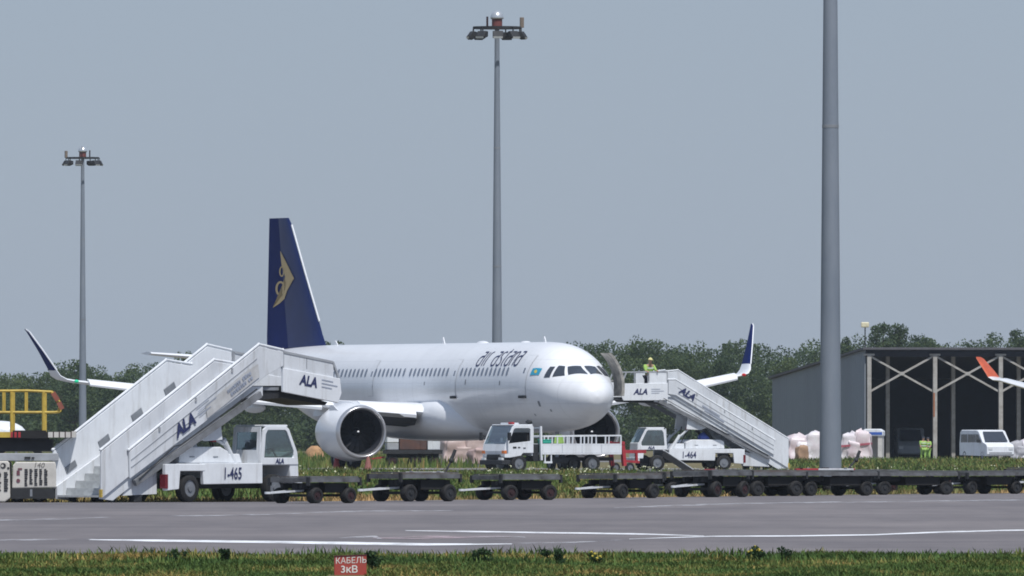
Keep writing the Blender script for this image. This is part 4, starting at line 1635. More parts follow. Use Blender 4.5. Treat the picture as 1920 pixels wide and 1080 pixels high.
# raised tow handles (parts of two dollies)
for i, (x0, x1) in ((1, (.72, 1.00)), (9, (.45, .95))):
    mb = MB()
    yb = -.3
    mb.tube([(x0, yb, .62), (x1, yb, 1.08)], .028)
    mb.tube([(x1, yb, 1.08), (x1 + .12, yb, 1.32)], .045)
    mb.ball((x1 - .02, yb, 1.05), .07, nu=8, nv=5)
    mb.build('raised_tow_handle', DARK, dollies[i])
d4 = dollies[4]
Md = Matrix.Translation(d4.location) @ Matrix.Rotation(d4.rotation_euler.z, 4, 'Z')
Yd = d4.location.y - .4
pa = Md.inverted() @ Vector((wx(1243, Yd), Yd, 1.20))
pb = Md.inverted() @ Vector((wx(1300, Yd), Yd, .66))
mb = MB()
mb.bar(pa, pb, .10, .16)
rd = mb.build('raised_drawbar', DARK, d4)
mb = MB()
mb.bar(pa + Vector((0, 0, .10)), pb + Vector((0, 0, .10)), .06, .035)
mb.build('drawbar_edge', WHITE_DIRTY, rd)
# boards lying on decks
for i, (dx, dy, L_, rz, col, lab) in enumerate(((4, -.1, 1.3, 30, 'r', 'red board lying on the fifth baggage dolly'), (9, -.45, 1.0, -20, 'r', 'red board lying on the long dolly left of the mast'), (9, .55, .9, -44, 'r', 'red board lying on the long dolly right of the mast foot'), (1, .35, 1.0, -40, 'w', 'pale grey board lying on the second baggage dolly'), (9, .1, 1.5, -42, 'w', 'pale grey board lying on the long dolly in front of the mast'))):
    d = dollies[dx]
    b = thing('loose_board', lab, 'board', (d.location.x + dy * math.cos(d.rotation_euler.z) + (.0), d.location.y + dy * math.sin(d.rotation_euler.z) - (.3 if col == 'w' else 0), .722), d.rotation_euler.z + R(rz), 'boards lying on the dollies')
    mb = MB()
    mb.box(-L_ / 2, L_ / 2, -.09, .09, 0, .05)
    mb.build('plank', RED if col == 'r' else WHITE_DIRTY, b, bevel=.008)
    mb = MB()
    for xx in (-L_ * .35, L_ * .35):
        mb.box(xx - .04, xx + .04, -.10, .10, .05, .075)
    mb.split('cleat', MAROON if col == 'r' else GREY, b)


# ------------------------------------------------------------------ light masts
def mast(label, px, Y, head=True, turn=0.0, joint=True):
    M = thing('light_mast', label, 'light mast', (wx(px, Y), Y, 0), turn, 'apron light masts')
    H_ = 24.9
    mb = MB()
    rg = []
    for k in range(11):
        z = H_ * k / 10
        r_ = (.35 - .215 * k / 10)
        rg.append([(r_ * math.cos(2 * math.pi * i / 16), r_ * math.sin(2 * math.pi * i / 16), z) for i in range(16)])
    mb.loft(rg)
    mb.build('pole', MAST, M, smooth='angle')
    mb = MB()
    for z in (11.2, 18.0):
        r_ = .35 - .215 * z / H_ + .008
        mb.cyl((0, 0, z), (0, 0, z + .10), r_, n=16)
    mb.split('pole_joint', GREY, M, smooth='angle')
    mb = MB()
    mb.box(-.45, .45, -.45, .45, 0, .04)
    mb.build('base_plate', GREY, M)
    # head frame
    mb = MB()
    for i in range(16):
        g0, g1 = 2 * math.pi * i / 16, 2 * math.pi * (i + 1) / 16
        mb.bar((1.35 * math.cos(g0), 1.35 * math.sin(g0), 24.95), (1.35 * math.cos(g1), 1.35 * math.sin(g1), 24.95), .10, .14)
    for i in range(4):
        g = math.pi / 4 + math.pi / 2 * i
        mb.bar((0, 0, 24.95), (1.35 * math.cos(g), 1.35 * math.sin(g), 24.95), .09)
    mb.build('head_ring', DARK, M)
    mb = MB()
    mb.cyl((0, 0, 24.9), (0, 0, 25.55), .30, n=14)
    mb.build('winch_drum', mat('mast_red_brown', (.17, .05, .045), .6), M, smooth='angle')
    mb = MB()
    mb.ball((0, 0, 25.52), .38, .38, .42, z0=-.15)
    mb.build('weather_dome', SILVER, M, smooth=True)
    mb = MB()
    mb.cyl((.15, .3, 25.0), (.15, .3, 25.9), .03, n=6)
    mb.cyl((-.5, .4, 25.0), (-.5, .4, 25.6), .06, n=8)
    mb.split('obstruction_lamp', MAROON, M)
    first = None
    for i, g in enumerate((185, 225, 262, 300, 335, 15, 60, 120, 150)):
        if first is None:
            mb = MB()
            mb.prism([(-.10, -.20), (.30, -.34), (.34, -.22), (.12, .12), (-.10, .10)], -.30, .30)
            fl = mb.build('floodlight', DARK, M, bevel=.03)
            m2 = MB()
            m2.box(.0, .06, -.03, .03, .05, .34)
            m2.build('bracket', DARK, fl)
            m3 = MB()
            m3.add([(.312, -.27, -.325), (.312, .27, -.325), (.352, .27, -.215), (.352, -.27, -.215)], [(0, 1, 2, 3)])
            m3.build('lens', LENS, fl)
            first = fl
        else:
            fl = copy_tree(first, M)
        fl.location = (1.40 * math.cos(R(g)), 1.40 * math.sin(R(g)), 24.62)
        fl.rotation_euler = (0, R((i * 37) % 9 - 4), R(g))
    mb = MB()
    mb.box(1.30, 1.52, -.30, -.1, 24.95, 25.55)
    mb.build('control_box', mat('box_brown', (.20, .16, .13), .7), M, bevel=.02)
    return M


mast('tall light mast rising from behind the middle of the white jet', 932, 900, turn=R(10))
mast('distant light mast at the left behind the first stairs', 155, 1330, turn=R(200))
mast('thick grey mast nearest the viewer, its head out of the picture', 1557, 485, turn=R(60))


# ------------------------------------------------------------------ people
def person(label, loc, rz, pose, vest=True, group=None, cap=None):
    Pn = thing('person', label, 'person', loc, rz, group)
    lean, arms = pose
    J = {'pelvis': (0, 0, .93), 'belly': (lean * .15, 0, 1.10), 'chest': (lean * .35, 0, 1.32), 'neck': (lean * .5, 0, 1.48), 'chin': (lean * .56, 0, 1.55), 'head': (lean * .60 + .01, 0, 1.64), 'crown': (lean * .62, 0, 1.72)}
    rad = {'pelvis': .15, 'belly': .14, 'chest': .16, 'neck': .06, 'chin': .075, 'head': .095, 'crown': .07}
    names = list(J)
    E_ = [('pelvis', 'belly'), ('belly', 'chest'), ('chest', 'neck'), ('neck', 'chin'), ('chin', 'head'), ('head', 'crown')]
    for s, n_ in ((1, 'l'), (-1, 'r')):
        ax = arms[0] if s > 0 else arms[1]
        J.update({'hip' + n_: (0, .10 * s, .88), 'knee' + n_: (.05 * s, .11 * s, .48), 'ank' + n_: (-.02 + .06 * s, .12 * s, .09), 'toe' + n_: (.15 + .06 * s, .13 * s, .05),
                  'sho' + n_: (lean * .4, .19 * s, 1.40), 'elb' + n_: (lean * .4 + ax[0] * .5, .26 * s, 1.14), 'wri' + n_: (lean * .4 + ax[0], .24 * s, .94 + ax[1]), 'han' + n_: (lean * .4 + ax[0] * 1.15 + .03, .23 * s, .86 + ax[1] * 1.1)})
        rad.update({'hip' + n_: .10, 'knee' + n_: .065, 'ank' + n_: .05, 'toe' + n_: .045, 'sho' + n_: .07, 'elb' + n_: .05, 'wri' + n_: .036, 'han' + n_: .042})
        E_ += [('pelvis', 'hip' + n_), ('hip' + n_, 'knee' + n_), ('knee' + n_, 'ank' + n_), ('ank' + n_, 'toe' + n_), ('chest', 'sho' + n_), ('sho' + n_, 'elb' + n_), ('elb' + n_, 'wri' + n_), ('wri' + n_, 'han' + n_)]

    def skin(nm, keys, edges, grow, m):
        me = bpy.data.meshes.new(nm)
        idx = {k: i for i, k in enumerate(keys)}
        me.from_pydata([J[k] for k in keys], [(idx[a], idx[b]) for a, b in edges], [])
        o = bpy.data.objects.new(nm, me)
        COL.objects.link(o)
        o.parent = Pn
        me.materials.append(m)
        md = o.modifiers.new('skin', 'SKIN')
        md.use_smooth_shade = True
        for k in keys:
            r_ = rad[k] + grow
            flat = 1.25 if k in ('chest', 'belly', 'pelvis') else 1.0
            me.skin_vertices[0].data[idx[k]].radius = (r_ * flat, r_ * .85 if flat > 1 else r_)
            me.skin_vertices[0].data[idx[k]].use_root = (k == keys[0])
        sb = o.modifiers.new('subdivision', 'SUBSURF')
        sb.levels = 1
        sb.render_levels = 1
        return o
    skin('body', list(J), E_, 0, SKIN)
    skin('trousers', ['pelvis', 'hipl', 'hipr', 'kneel', 'kneer', 'ankl', 'ankr'], [('pelvis', 'hipl'), ('pelvis', 'hipr'), ('hipl', 'kneel'), ('hipr', 'kneer'), ('kneel', 'ankl'), ('kneer', 'ankr')], .02, HIVIS if vest == 'full' else TROUSER)
    skin('hi_vis_vest', ['chest', 'belly', 'shol', 'shor', 'elbl', 'elbr', 'pelvis'], [('chest', 'belly'), ('belly', 'pelvis'), ('chest', 'shol'), ('chest', 'shor'), ('shol', 'elbl'), ('shor', 'elbr')], .022, HIVIS)
    h = J['head']
    mb = MB()
    mb.ball((h[0] - .01, 0, h[2] + .03), .115, .105, .12, 12, 6, z0=0.05)
    if cap:
        mb.box(h[0] + .06, h[0] + .20, -.07, .07, h[2] + .03, h[2] + .05)
    mb.build('cap' if cap else 'hair', CAPC if cap else TROUSER, Pn, smooth='angle')
    mb = MB()
    mb.ball((h[0] + .105, 0, h[2] - .015), .02, .016, .03, 6, 4)
    mb.ball((h[0] + .09, .035, h[2] + .015), .01, .014, .008, 6, 4)
    mb.ball((h[0] + .09, -.035, h[2] + .015), .01, .014, .008, 6, 4)
    mb.build('face', SKIN, Pn)
    # reflective stripes
    mb = MB()
    for z in (1.08, 1.28):
        n_ = 16
        ro = lambda a, r_: (lean * .3 * (z - .95) / .35 + r_ * .19 * math.cos(a), r_ * .235 * math.sin(a))
        for i in range(n_):
            a0, a1 = 2 * math.pi * i / n_, 2 * math.pi * (i + 1) / n_
            p0, p1 = ro(a0, 1), ro(a1, 1)
            mb.add([(p0[0], p0[1], z), (p1[0], p1[1], z), (p1[0], p1[1], z + .05), (p0[0], p0[1], z + .05)], [(0, 1, 2, 3)])
    mb.build('reflective_stripe', LENS, Pn)
    return Pn


# on the far stairs platform : stands on the boarding platform floor (z about 3.38)
pl = cb - lB * .85 + dB * 6.72 + lB * .38
person('person in yellow-green hi-vis vest and pale cap leaning on the far stairs rail', (pl.x, pl.y, 3.38), math.atan2(lB.y, lB.x), (.38, ((.35, .25), (.35, .22))), cap=True)
YH2 = 945
person('person in hi-vis suit, left of the pair by the open hangar column', (wx(1731, YH2), YH2, 0.006), R(-70), (.05, ((.05, .0), (.12, .1))), vest='full', group='pair of workers by the hangar').scale = (.86, .86, .82)
person('person in hi-vis suit, right of the pair by the open hangar column', (wx(1741, YH2), YH2 + .6, 0.006), R(-120), (.05, ((.2, .1), (.02, .0))), vest='full', group='pair of workers by the hangar').scale = (.86, .86, .80)


# ------------------------------------------------------------------ flatbed truck
TB = R(34)
YT = 678.0
T = thing('flatbed_truck', 'small white flatbed truck with railed sides parked under the jet nose', 'truck', (wx(925, YT), YT, 0), R(180) + TB)
# local: +x forward (to the left of the picture), cab front face at x=0 ; viewer sees local +y? (left side of the truck)
ft = thing('x', 'x', 'x')
bpy.data.objects.remove(ft)
W2 = .86
TN = 1       # local +y is the side towards the viewer
side = [(-.05, .62), (.0, .95), (-.06, 1.22), (-.42, 1.98), (-.58, 2.08), (-1.42, 2.08), (-1.50, 1.98), (-1.52, .72), (-1.38, .62)]
for yy in (W2, -W2):
    d = 1 if yy > 0 else -1
    lower = [(-.05, .62), (.0, .95), (-.06, 1.25), (-1.52, 1.25), (-1.52, .85), (-1.30, .85), (-1.16, .62)]
    mb = MB()
    mb.prism([(-.02, .66), (0.0, .95), (-.06, 1.25), (-1.52, 1.25), (-1.52, .86), (-.98, .86), (-.86, .74), (-.30, .66)], yy - .05 * d, yy)
    dr = mb.build('cab_door', WHITE, T, bevel=.02)
    ou = [(-.06, 1.25), (-.42, 1.99), (-.55, 2.07), (-1.44, 2.07), (-1.52, 1.99), (-1.52, 1.25)]
    wi = [(-.22, 1.27), (-.50, 1.90), (-.58, 1.94), (-1.30, 1.94), (-1.36, 1.88), (-1.36, 1.38)]
    mb = MB()
    mb.frame_prism(ou, wi, yy - .05 * d, yy)
    mb.build('door_frame', WHITE, dr, bevel=.01)
    mb = MB()
    mb.box(-1.10, -.98, yy, yy + .02 * d, 1.06, 1.10)
    mb.box(-.62, -.44, yy, yy + .012 * d, 1.06, 1.14)
    mb.box(-.82, -.70, yy, yy + .012 * d, 1.07, 1.13)
    mb.split('door_handle', DARK, dr)
    mb = MB()
    mb.box(-.12, .012, yy - .20 * d, yy + .012 * d, .84, .97)
    mb.build('indicator_lamp', AMBER, T)
    mb = MB()
    mb.box(-.02, .10, yy - .34 * d, yy - .06 * d, .52, .66)
    mb.build('headlight', LENS, T, bevel=.02)
    mb = MB()
    mb.bar((-.25, yy, 1.55), (-.10, yy + .22 * d, 1.65), .025)
    mb.box(-.14, -.06, yy + .14 * d, yy + .32 * d, 1.40, 1.75)
    mb.build('mirror', DARK, T)
mb = MB()
mb.prism([(-.05, .70), (.0, .95), (-.06, 1.25), (-.10, 1.25), (-.12, .70)], -W2 + .055, W2 - .055)
mb.build('cab_nose', WHITE, T)
mb = MB()
mb.box(-1.50, -.48, -W2 + .02, W2 - .02, 2.05, 2.10)
mb.build('cab_roof', WHITE, T, bevel=.03)
mb = MB()
mb.box(-1.51, -1.46, -W2 + .055, W2 - .055, .75, 2.04)
mb.build('cab_back', WHITE, T)
mb = MB()
mb.add([(-.07, -W2 + .06, 1.26), (-.07, W2 - .06, 1.26), (-.46, W2 - .06, 2.03), (-.46, -W2 + .06, 2.03)], [(0, 1, 2, 3)])
mb.build('windscreen', glass_mat('windscreen_glass', (.45, .55, .56), .32), T)
mb = MB()
mb.box(-1.35, -.75, -.7, .7, .85, 1.12)
mb.box(-1.42, -1.30, -.7, .7, 1.1, 1.75)
mb.build('cab_seat', BLACK, T, bevel=.04)
mb = MB()
mb.box(-.30, .14, -W2 - .02, W2 + .02, .36, .56)
mb.box(-.05, .03, -.5, .5, .60, .80)
mb.build('front_bumper', DARK, T, bevel=.03)
mb = MB()
mb.box(-1.0, -.70, -.5, .5, 2.10, 2.17)
mb.build('roof_lamp_bar', WHITE_DIRTY, T, bevel=.02)
mb = MB()
mb.box(-.74, -.60, .25, .55, 2.10, 2.20)
mb.build('roof_beacon', RED, T, bevel=.02)
mb = MB()
mb.cyl((-1.58, .45, .7), (-1.58, .45, 2.24), .06)
mb.ball((-1.55, .45, 2.20), .14, .2, .10, 10, 6)
mb.build('intake_snorkel', DARK, T, smooth='angle')
mb = MB()
mb.box(-6.0, -1.2, -.42, .42, .52, .68)
mb.build('chassis_rail', DARK, T)
mb = MB()
mb.box(-1.95, -1.62, .10, .7, .5, 1.25)
mb.box(-3.4, -2.5, .45, .78, .42, .68)
mb.split('fuel_tank', DARK, T, bevel=.03)
mb = MB()
mb.box(-6.05, -1.86, -.93, .93, .80, .88)
mb.build('bed_floor', GREY, T)
for yy in (.95, -.95):
    d = 1 if yy > 0 else -1
    for k in range(4):
        a = -6.05 + k * 1.035
        mb = MB()
        mb.box(a + .012, a + 1.02, yy - .02, yy + .02, .86, 1.24)
        mb.build('bed_side_panel', WHITE, T, bevel=.012)
    mb = MB()
    mb.box(-6.05, -1.90, yy - .03, yy + .03, .80, .855)
    mb.bar((-6.03, yy, 1.62), (-1.95, yy, 1.58), .06)
    mb.bar((-6.03, yy, 1.24), (-1.95, yy, 1.24), .05)
    for xx in (-6.03, -5.4, -5.22, -4.5, -4.32, -3.5, -3.3, -2.7, -2.42):
        mb.bar((xx, yy, 1.24), (xx, yy, 1.60), .05)
    mb.build('side_rail', WHITE, T)
mb = MB()
for yy in (-.9, .9):
    mb.bar((-1.90, yy, .55), (-1.86, yy, 2.02), .09)
mb.bar((-1.88, -.9, 1.95), (-1.88, .9, 1.95), .06)
mb.bar((-1.88, -.9, 1.55), (-1.88, .9, 1.55), .06)
mb.split('headboard_post', WHITE, T)
mb = MB()
mb.box(-6.09, -6.055, -.93, .93, .86, 1.24)
mb.bar((-6.05, -.93, 1.61), (-6.05, .93, 1.61), .05)
mb.build('tailboard', WHITE, T)
mb = MB()
mb.box(-2.42, -2.0, .90, .98, .42, .50)
mb.bar((-2.38, .94, .5), (-2.38, .94, .8), .05)
mb.bar((-2.06, .94, .5), (-2.06, .94, .8), .05)
mb.build('side_step', WHITE, T)
for yy in (.74, -.74):
    wheel(T, (-.78, yy, .40), .40, .24)
    wheel(T, (-4.6, yy, .40), .40, .34)
tm = T.matrix_basis.copy()
Mt = Matrix.Translation(T.location) @ Matrix.Rotation(T.rotation_euler.z, 4, 'Z')
c = Mt @ Vector((-2.35, .55, .885))
cr = thing('plastic_crate', 'teal plastic crate on the flatbed truck behind its cab', 'crate', c, T.rotation_euler.z)
mb = MB()
mb.box(-.26, .26, -.2, .2, 0, .03)
mb.box(-.26, .26, -.2, -.17, .03, .52)
mb.box(-.26, .26, .17, .2, .03, .52)
mb.box(-.26, -.23, -.17, .17, .03, .52)
mb.box(.23, .26, -.17, .17, .03, .52)
mb.build('crate_body', TEAL, cr)
mb = MB()
mb.box(-.28, .28, -.22, .22, .52, .56)
mb.build('crate_lid', TEAL, cr, bevel=.01)
c = Mt @ Vector((-4.0, -.91, 1.62))
jk = thing('safety_jacket', 'yellow-green hi-vis jacket hung over the far side rail of the flatbed truck', 'jacket', c, T.rotation_euler.z)
mb = MB()
rg = []
for k in range(7):
    z = .02 - .40 * k / 6
    w_ = .15 + .05 * k / 6
    rg.append([(w_ * math.cos(2 * math.pi * i / 12) + .01 * math.sin(i * 2.3 + k), .05 * math.sin(2 * math.pi * i / 12) + .06 + .012 * math.cos(i * 3 + k), z) for i in range(12)])
mb.loft(rg)
mb.build('jacket_body', HIVIS, jk, smooth=True)
mb = MB()
for sgn in (-1, 1):
    mb.cyl((.14 * sgn, .06, -.02), (.22 * sgn, .07, -.34), .05, .045, n=8)
mb.split('sleeve', HIVIS, jk, smooth='angle')

# red steel tow frame behind the truck
c = Mt @ Vector((-6.25, .2, 0))
tf = thing('tow_frame', 'red steel tow frame between the flatbed truck and the far stairs', 'tow bar', c, T.rotation_euler.z)
mb = MB()
mb.bar((-.1, .55, .3), (.02, .55, 1.35), .16)
mb.bar((-.1, -.4, .3), (.02, -.4, 1.35), .16)
mb.bar((0, -.5, 1.28), (0, .65, 1.28), .12)
mb.build('upright', RED, tf)
mb = MB()
mb.bar((0, .5, .92), (-1.5, .1, .92), .14)
mb.bar((-.05, .5, .52), (-1.1, .2, .46), .10)
mb.bar((0, -.4, .92), (-1.5, .0, .92), .12)
mb.bar((-.9, .3, .92), (-.95, .25, .46), .10)
mb.build('draw_beam', RED, tf)
wheel(tf, (-.35, .6, .22), .22, .14)
wheel(tf, (-.35, -.5, .22), .22, .14)


# ------------------------------------------------------------------ hangar
YHG = 985.0
HB = R(13)
HG = thing('hangar', 'grey open-fronted metal hangar with cross-braced white columns at the right', 'hangar', (wx(1622, YHG), YHG, 0), HB)
SHEETM = mat('grey_sheet_metal', (.25, .285, .32), .6, .1, rgb2=(.22, .25, .285), scale=.6, stretch=(1, 1, .2))
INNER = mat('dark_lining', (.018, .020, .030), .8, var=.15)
COLM = mat('pale_column', (.42, .41, .38), .6, rgb2=(.28, .26, .23), scale=2.5)
ZF, ZR, DP, LN = 6.90, 5.15, 24.0, 26.0
# end wall : standing sheets with ribs
for k in range(12):
    y0, y1 = DP * k / 12, DP * (k + 1) / 12
    z0 = ZF + (ZR - ZF) * y0 / DP
    z1 = ZF + (ZR - ZF) * y1 / DP
    mb = MB()
    n = 8
    for j in range(n):
        a = y0 + (y1 - y0) * j / n
        b = y0 + (y1 - y0) * (j + 1) / n - .003
        za = z0 + (z1 - z0) * j / n
        zb = z0 + (z1 - z0) * (j + 1) / n
        dx = -.018 if j % 2 else 0.0
        mb.add([(dx - .03, a, 0), (dx - .03, b, 0), (dx - .03, b, zb), (dx - .03, a, za), (.04, a, 0), (.04, b, 0), (.04, b, zb), (.04, a, za)],
               [(0, 3, 2, 1), (4, 5, 6, 7), (3, 7, 6, 2), (0, 4, 7, 3), (1, 2, 6, 5)])
    mb.build('wall_panel', SHEETM, HG)
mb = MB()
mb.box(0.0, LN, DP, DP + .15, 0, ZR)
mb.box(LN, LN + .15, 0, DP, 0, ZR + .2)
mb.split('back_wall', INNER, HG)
mb = MB()
mb.add([(-.25, -.5, ZF + .02), (LN, -.5, ZF + .02), (LN, DP + .3, ZR), (-.25, DP + .3, ZR), (-.25, -.5, ZF + .16), (LN, -.5, ZF + .16), (LN, DP + .3, ZR + .14), (-.25, DP + .3, ZR + .14)],
       [(0, 1, 2, 3), (4, 7, 6, 5), (0, 4, 5, 1), (1, 5, 6, 2), (2, 6, 7, 3), (3, 7, 4, 0)])
mb.build('roof', mat('dark_roof', (.10, .10, .11), .7, var=.12), HG)
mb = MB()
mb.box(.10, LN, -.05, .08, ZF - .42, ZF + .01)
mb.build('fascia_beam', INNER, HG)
CS = 4.27
for k in range(6):
    x = .22 + k * CS
    mb = MB()
    mb.box(x - .13, x + .13, -.24, -.06, 0, ZF - .30)
    cl = mb.build('front_column', COLM, HG)
    mb = MB()
    mb.box(x - .34, x + .34, -.23, -.05, ZF - .36, ZF - .24)
    mb.build('column_head', COLM, cl)
    if k < 5:
        mb = MB()
        mb.bar((x + .1, -.10, 4.30), (x + CS - .1, -.10, ZF - .40), .10, .12)
        br = mb.build('cross_brace', COLM, HG)
        mb = MB()
        mb.bar((x + .1, -.02, ZF - .40), (x + CS - .1, -.02, 4.30), .10, .12)
        mb.build('cross_brace', COLM, HG)
        mb = MB()
        mb.box(x + CS / 2 - .16, x + CS / 2 + .16, -.18, -.165, 5.30, 5.52)
        mb.build('gusset_plate', COLM, br)
    x = 2.3 + k * CS
    if k < 5:
        mb = MB()
        mb.box(x - .12, x + .12, 3.2, 3.4, 0, ZF - .35)
        mb.build('inner_column', COLM, HG)
mb = MB()
mb.box(8.72, 8.88, -.26, -.22, 2.6, 4.1) if False else mb.box(4.36, 4.46, -.262, -.245, 2.7, 4.2)
mb.build('rust_patch', mat('column_rust', (.34, .13, .06), .8, var=.2, scale=6), HG)


# ------------------------------------------------------------------ vans and small vehicles
def van(label, loc, rz, L=4.7, W=1.72, H_=1.88, body=WHITE, group=None, dark=False):
    V = thing('van', label, 'van', loc, rz, group)
    # local +x forward
    prof = [(-L / 2, .35), (-L / 2 - .02, 1.0), (-L / 2 + .12, H_ - .1), (-L / 2 + .3, H_), (L / 2 - 1.75, H_), (L / 2 - 1.45, H_ - .06), (L / 2 - .72, 1.12), (L / 2 - .12, .98), (L / 2, .85), (L / 2 + .02, .42), (L / 2 - .1, .3)]
    mb = MB()
    rings = []
    for f, ins in ((-1, .10), (-.93, .02), (.93, .02), (1, .10)):
        rings.append([(x - math.copysign(ins * .3, x), f * W / 2, z - ins * (.6 if z > 1.3 else 0)) for x, z in prof])
    mb.loft(rings)
    mb.build('body', body, V, smooth='angle')
    for sd in (-1, 1):
        y = sd * (W / 2 + .006)
        for a, b in ((-L / 2 + .25, -L / 2 + 1.35), (-L / 2 + 1.42, L / 2 - 2.05)):
            mb = MB()
            mb.prism([(a, 1.12), (a + .03, 1.60), (b, 1.60), (b, 1.12)], y - .004, y + .004)
            mb.build('side_window', DGLASS, V)
        mb = MB()
        mb.prism([(L / 2 - 1.98, 1.12), (L / 2 - 1.98, 1.60), (L / 2 - 1.50, 1.60), (L / 2 - 1.02, 1.12)], y - .004, y + .004)
        mb.build('door_window', DGLASS, V)
        mb = MB()
        mb.box(L / 2 - .14, L / 2 + .03, sd * W * .30, sd * W * .46, .66, .84)
        mb.build('headlight', LENS, V, bevel=.02)
        mb = MB()
        mb.box(L / 2 - 1.25, L / 2 - 1.10, y, y + .16 * sd, 1.10, 1.28)
        mb.build('mirror', DARK, V)
        for xx in (-L / 2 + .85, L / 2 - .85):
            wheel(V, (xx, sd * (W / 2 - .1), .32), .32, .2)
    mb = MB()
    y = W / 2 - .14
    mb.add([(L / 2 - .70, -y, 1.15), (L / 2 - .70, y, 1.15), (L / 2 - 1.36, y - .08, H_ - .13), (L / 2 - 1.36, -y + .08, H_ - .13)], [(0, 1, 2, 3)])
    o = mb.build('windscreen', DGLASS, V)
    o.location = (.035, 0, .02)
    mb = MB()
    mb.box(L / 2 - .02, L / 2 + .05, -W * .42, W * .42, .36, .55)
    mb.build('bumper', MIDGREY, V, bevel=.02)
    return V


YV = 940
van('white minibus facing the viewer in front of the open hangar', (wx(1850, YV), YV, 0.006), R(-71), group=None)
van('shaded grey van standing deep inside the hangar', (wx(1708, 992), 996, 0.006), R(-88), L=4.4, H_=2.0, body=MIDGREY)


# wrapped cargo
WRAP = mat('pink_stretch_wrap', (.74, .68, .70), .4, rgb2=(.64, .50, .54), scale=1.4, bump=.6, bscale=5)
WRAPW = mat('white_stretch_wrap', (.78, .76, .79), .35, rgb2=(.66, .58, .62), scale=1.8, bump=.6, bscale=5)
WRAPB = mat('pinkish_beige_wrap', (.55, .44, .42), .5, rgb2=(.42, .32, .29), scale=1.0, bump=.6, bscale=5)


def pallet(label, px, Y, w, d, h, m, rz=0.0, band=RED, group='wrapped cargo pallets'):
    P_ = thing('wrapped_pallet', label, 'cargo pallet', (wx(px, Y), Y, 0), rz, group)
    rn = random.Random(int(px * 7))
    blobs = [(0.0, 0.0, w, h)] if w < 1.2 else [(-w * .22, 0.04, w * .62, h * .93), (w * .24, -.06, w * .58, h), (-w * .05, -.10, w * .50, h * .70)]
    for bi, (cx_, cy_, bw, bh) in enumerate(blobs):
        ph = [rn.random() * 6.28 for _ in range(8)]
        mb = MB()
        rings = []
        N_ = 36
        K_ = 14
        for k in range(K_ + 1):
            v = k / K_
            pr = (1.0 - .12 * v) * (1 if v < .88 else math.sqrt(max(0.02, 1 - ((v - .88) / .125) ** 2)))
            ring = []
            for i in range(N_):
                g = 2 * math.pi * i / N_
                c_, s_ = math.cos(g), math.sin(g)
                e = .26
                q_ = pr * (1 + .055 * math.sin(3 * g + ph[0] + 4 * v) + .04 * math.sin(5 * g - 7 * v + ph[1]) + .035 * math.sin(2 * g + 11 * v + ph[2]) + .02 * (rn.random() - .5))
                zz = .135 + (bh - .135) * v * (1 + .07 * math.sin(g + ph[3]) * v + .03 * math.sin(4 * g + ph[4]) * v)
                ring.append((cx_ + bw / 2 * math.copysign(abs(c_) ** e, c_) * q_, cy_ + d / 2 * math.copysign(abs(s_) ** e, s_) * q_, zz))
            rings.append(ring)
        mb.loft(rings)
        mb.build('wrapped_load', m if not isinstance(m, (list, tuple)) else m[bi % len(m)], P_, smooth=True)
    mb = MB()
    mb.box(-w / 2 - .02, w / 2 + .02, -d / 2 - .02, d / 2 + .02, .0, .13)
    mb.build('pallet_base', GREY, P_)
    if band:
        mb = MB()
        a = w / 2 * 1.005
        b = d / 2 * 1.02
        for (p, q) in (((-a, -b, h * .52), (a * .1, -b, h * .56)), ((a * .1, -b, h * .56), (a, -b, h * .60)), ((-a, -b, h * .52), (-a, b, h * .5)), ((a, -b, h * .6), (a, b, h * .6))):
            mb.bar(p, q, .02, .12)
        mb.build('red_band', mat('faded_red_band', (.45, .12, .16), .6), P_)
    return P_


pallet('pink wrapped cargo load left of the thick mast', 1508, 880, 1.85, 1.4, 1.72, (WRAP, WRAPW, WRAPW), R(8), None)
pallet('pink wrapped cargo load with a red band right of the thick mast', 1606, 885, 1.65, 1.4, 1.82, (WRAPW, WRAP, WRAP), R(-6))
pallet('small brown carton load leaning on the pink cargo left of the mast', 1503, 876, .70, .5, .98, mat('brown_carton', (.40, .26, .17), .8, var=.15), R(35), None)
pallet('beige pink wrapped cargo under the jet belly behind the truck', 868, 800, 2.1, 1.5, 1.62, WRAPB, R(12), None)
pallet('low pale wrapped cargo beside the brown cargo trailer', 836, 815, .9, 1.2, 1.75, mat('pale_lilac_wrap', (.58, .56, .60), .5, rgb2=(.45, .42, .46), scale=1.5), R(0), None)
pallet('low pinkish cargo load between flatbed truck cab and beige cargo', 897, 790, .95, 1.2, .95, mat('dusty_pink_wrap', (.45, .33, .31), .7, var=.15), R(20), None)

pallet('pale grey wrapped cargo at the right edge beside the white minibus', 1915, 946, 1.5, 1.2, 1.25, (mat('grey_wrap', (.40, .40, .43), .6, var=.12), WRAPW), R(10), None)

# cargo trailer with brown container seen below the belly
YC = 790.0
CT = thing('cargo_trailer', 'brown container on a dark trailer seen below the jet belly', 'cargo trailer', (wx(770, YC), YC, 0), R(4))
k_ = F_PX / YC
mb = MB()
mb.box(-.62, .75, -.9, .9, .86, 1.66)
ct = mb.build('container', BROWN, CT, bevel=.03)
mb = MB()
for xx in (-.4, -.12, .16, .44):
    mb.box(xx, xx + .05, -.93, -.9, .9, 1.62)
mb.split('container_rib', BROWN, ct)
mb = MB()
mb.box(-1.25, -.66, -.9, .9, 1.22, 1.66)
mb.build('white_case', WHITE, CT, bevel=.04)
mb = MB()
mb.box(-1.25, -.66, -.88, .88, .86, 1.2)
mb.build('grey_case', MIDGREY, CT, bevel=.03)
mb = MB()
mb.box(.80, 1.42, -.85, .85, .86, 1.36)
mb.build('white_chest', WHITE_DIRTY, CT, bevel=.03)
mb = MB()
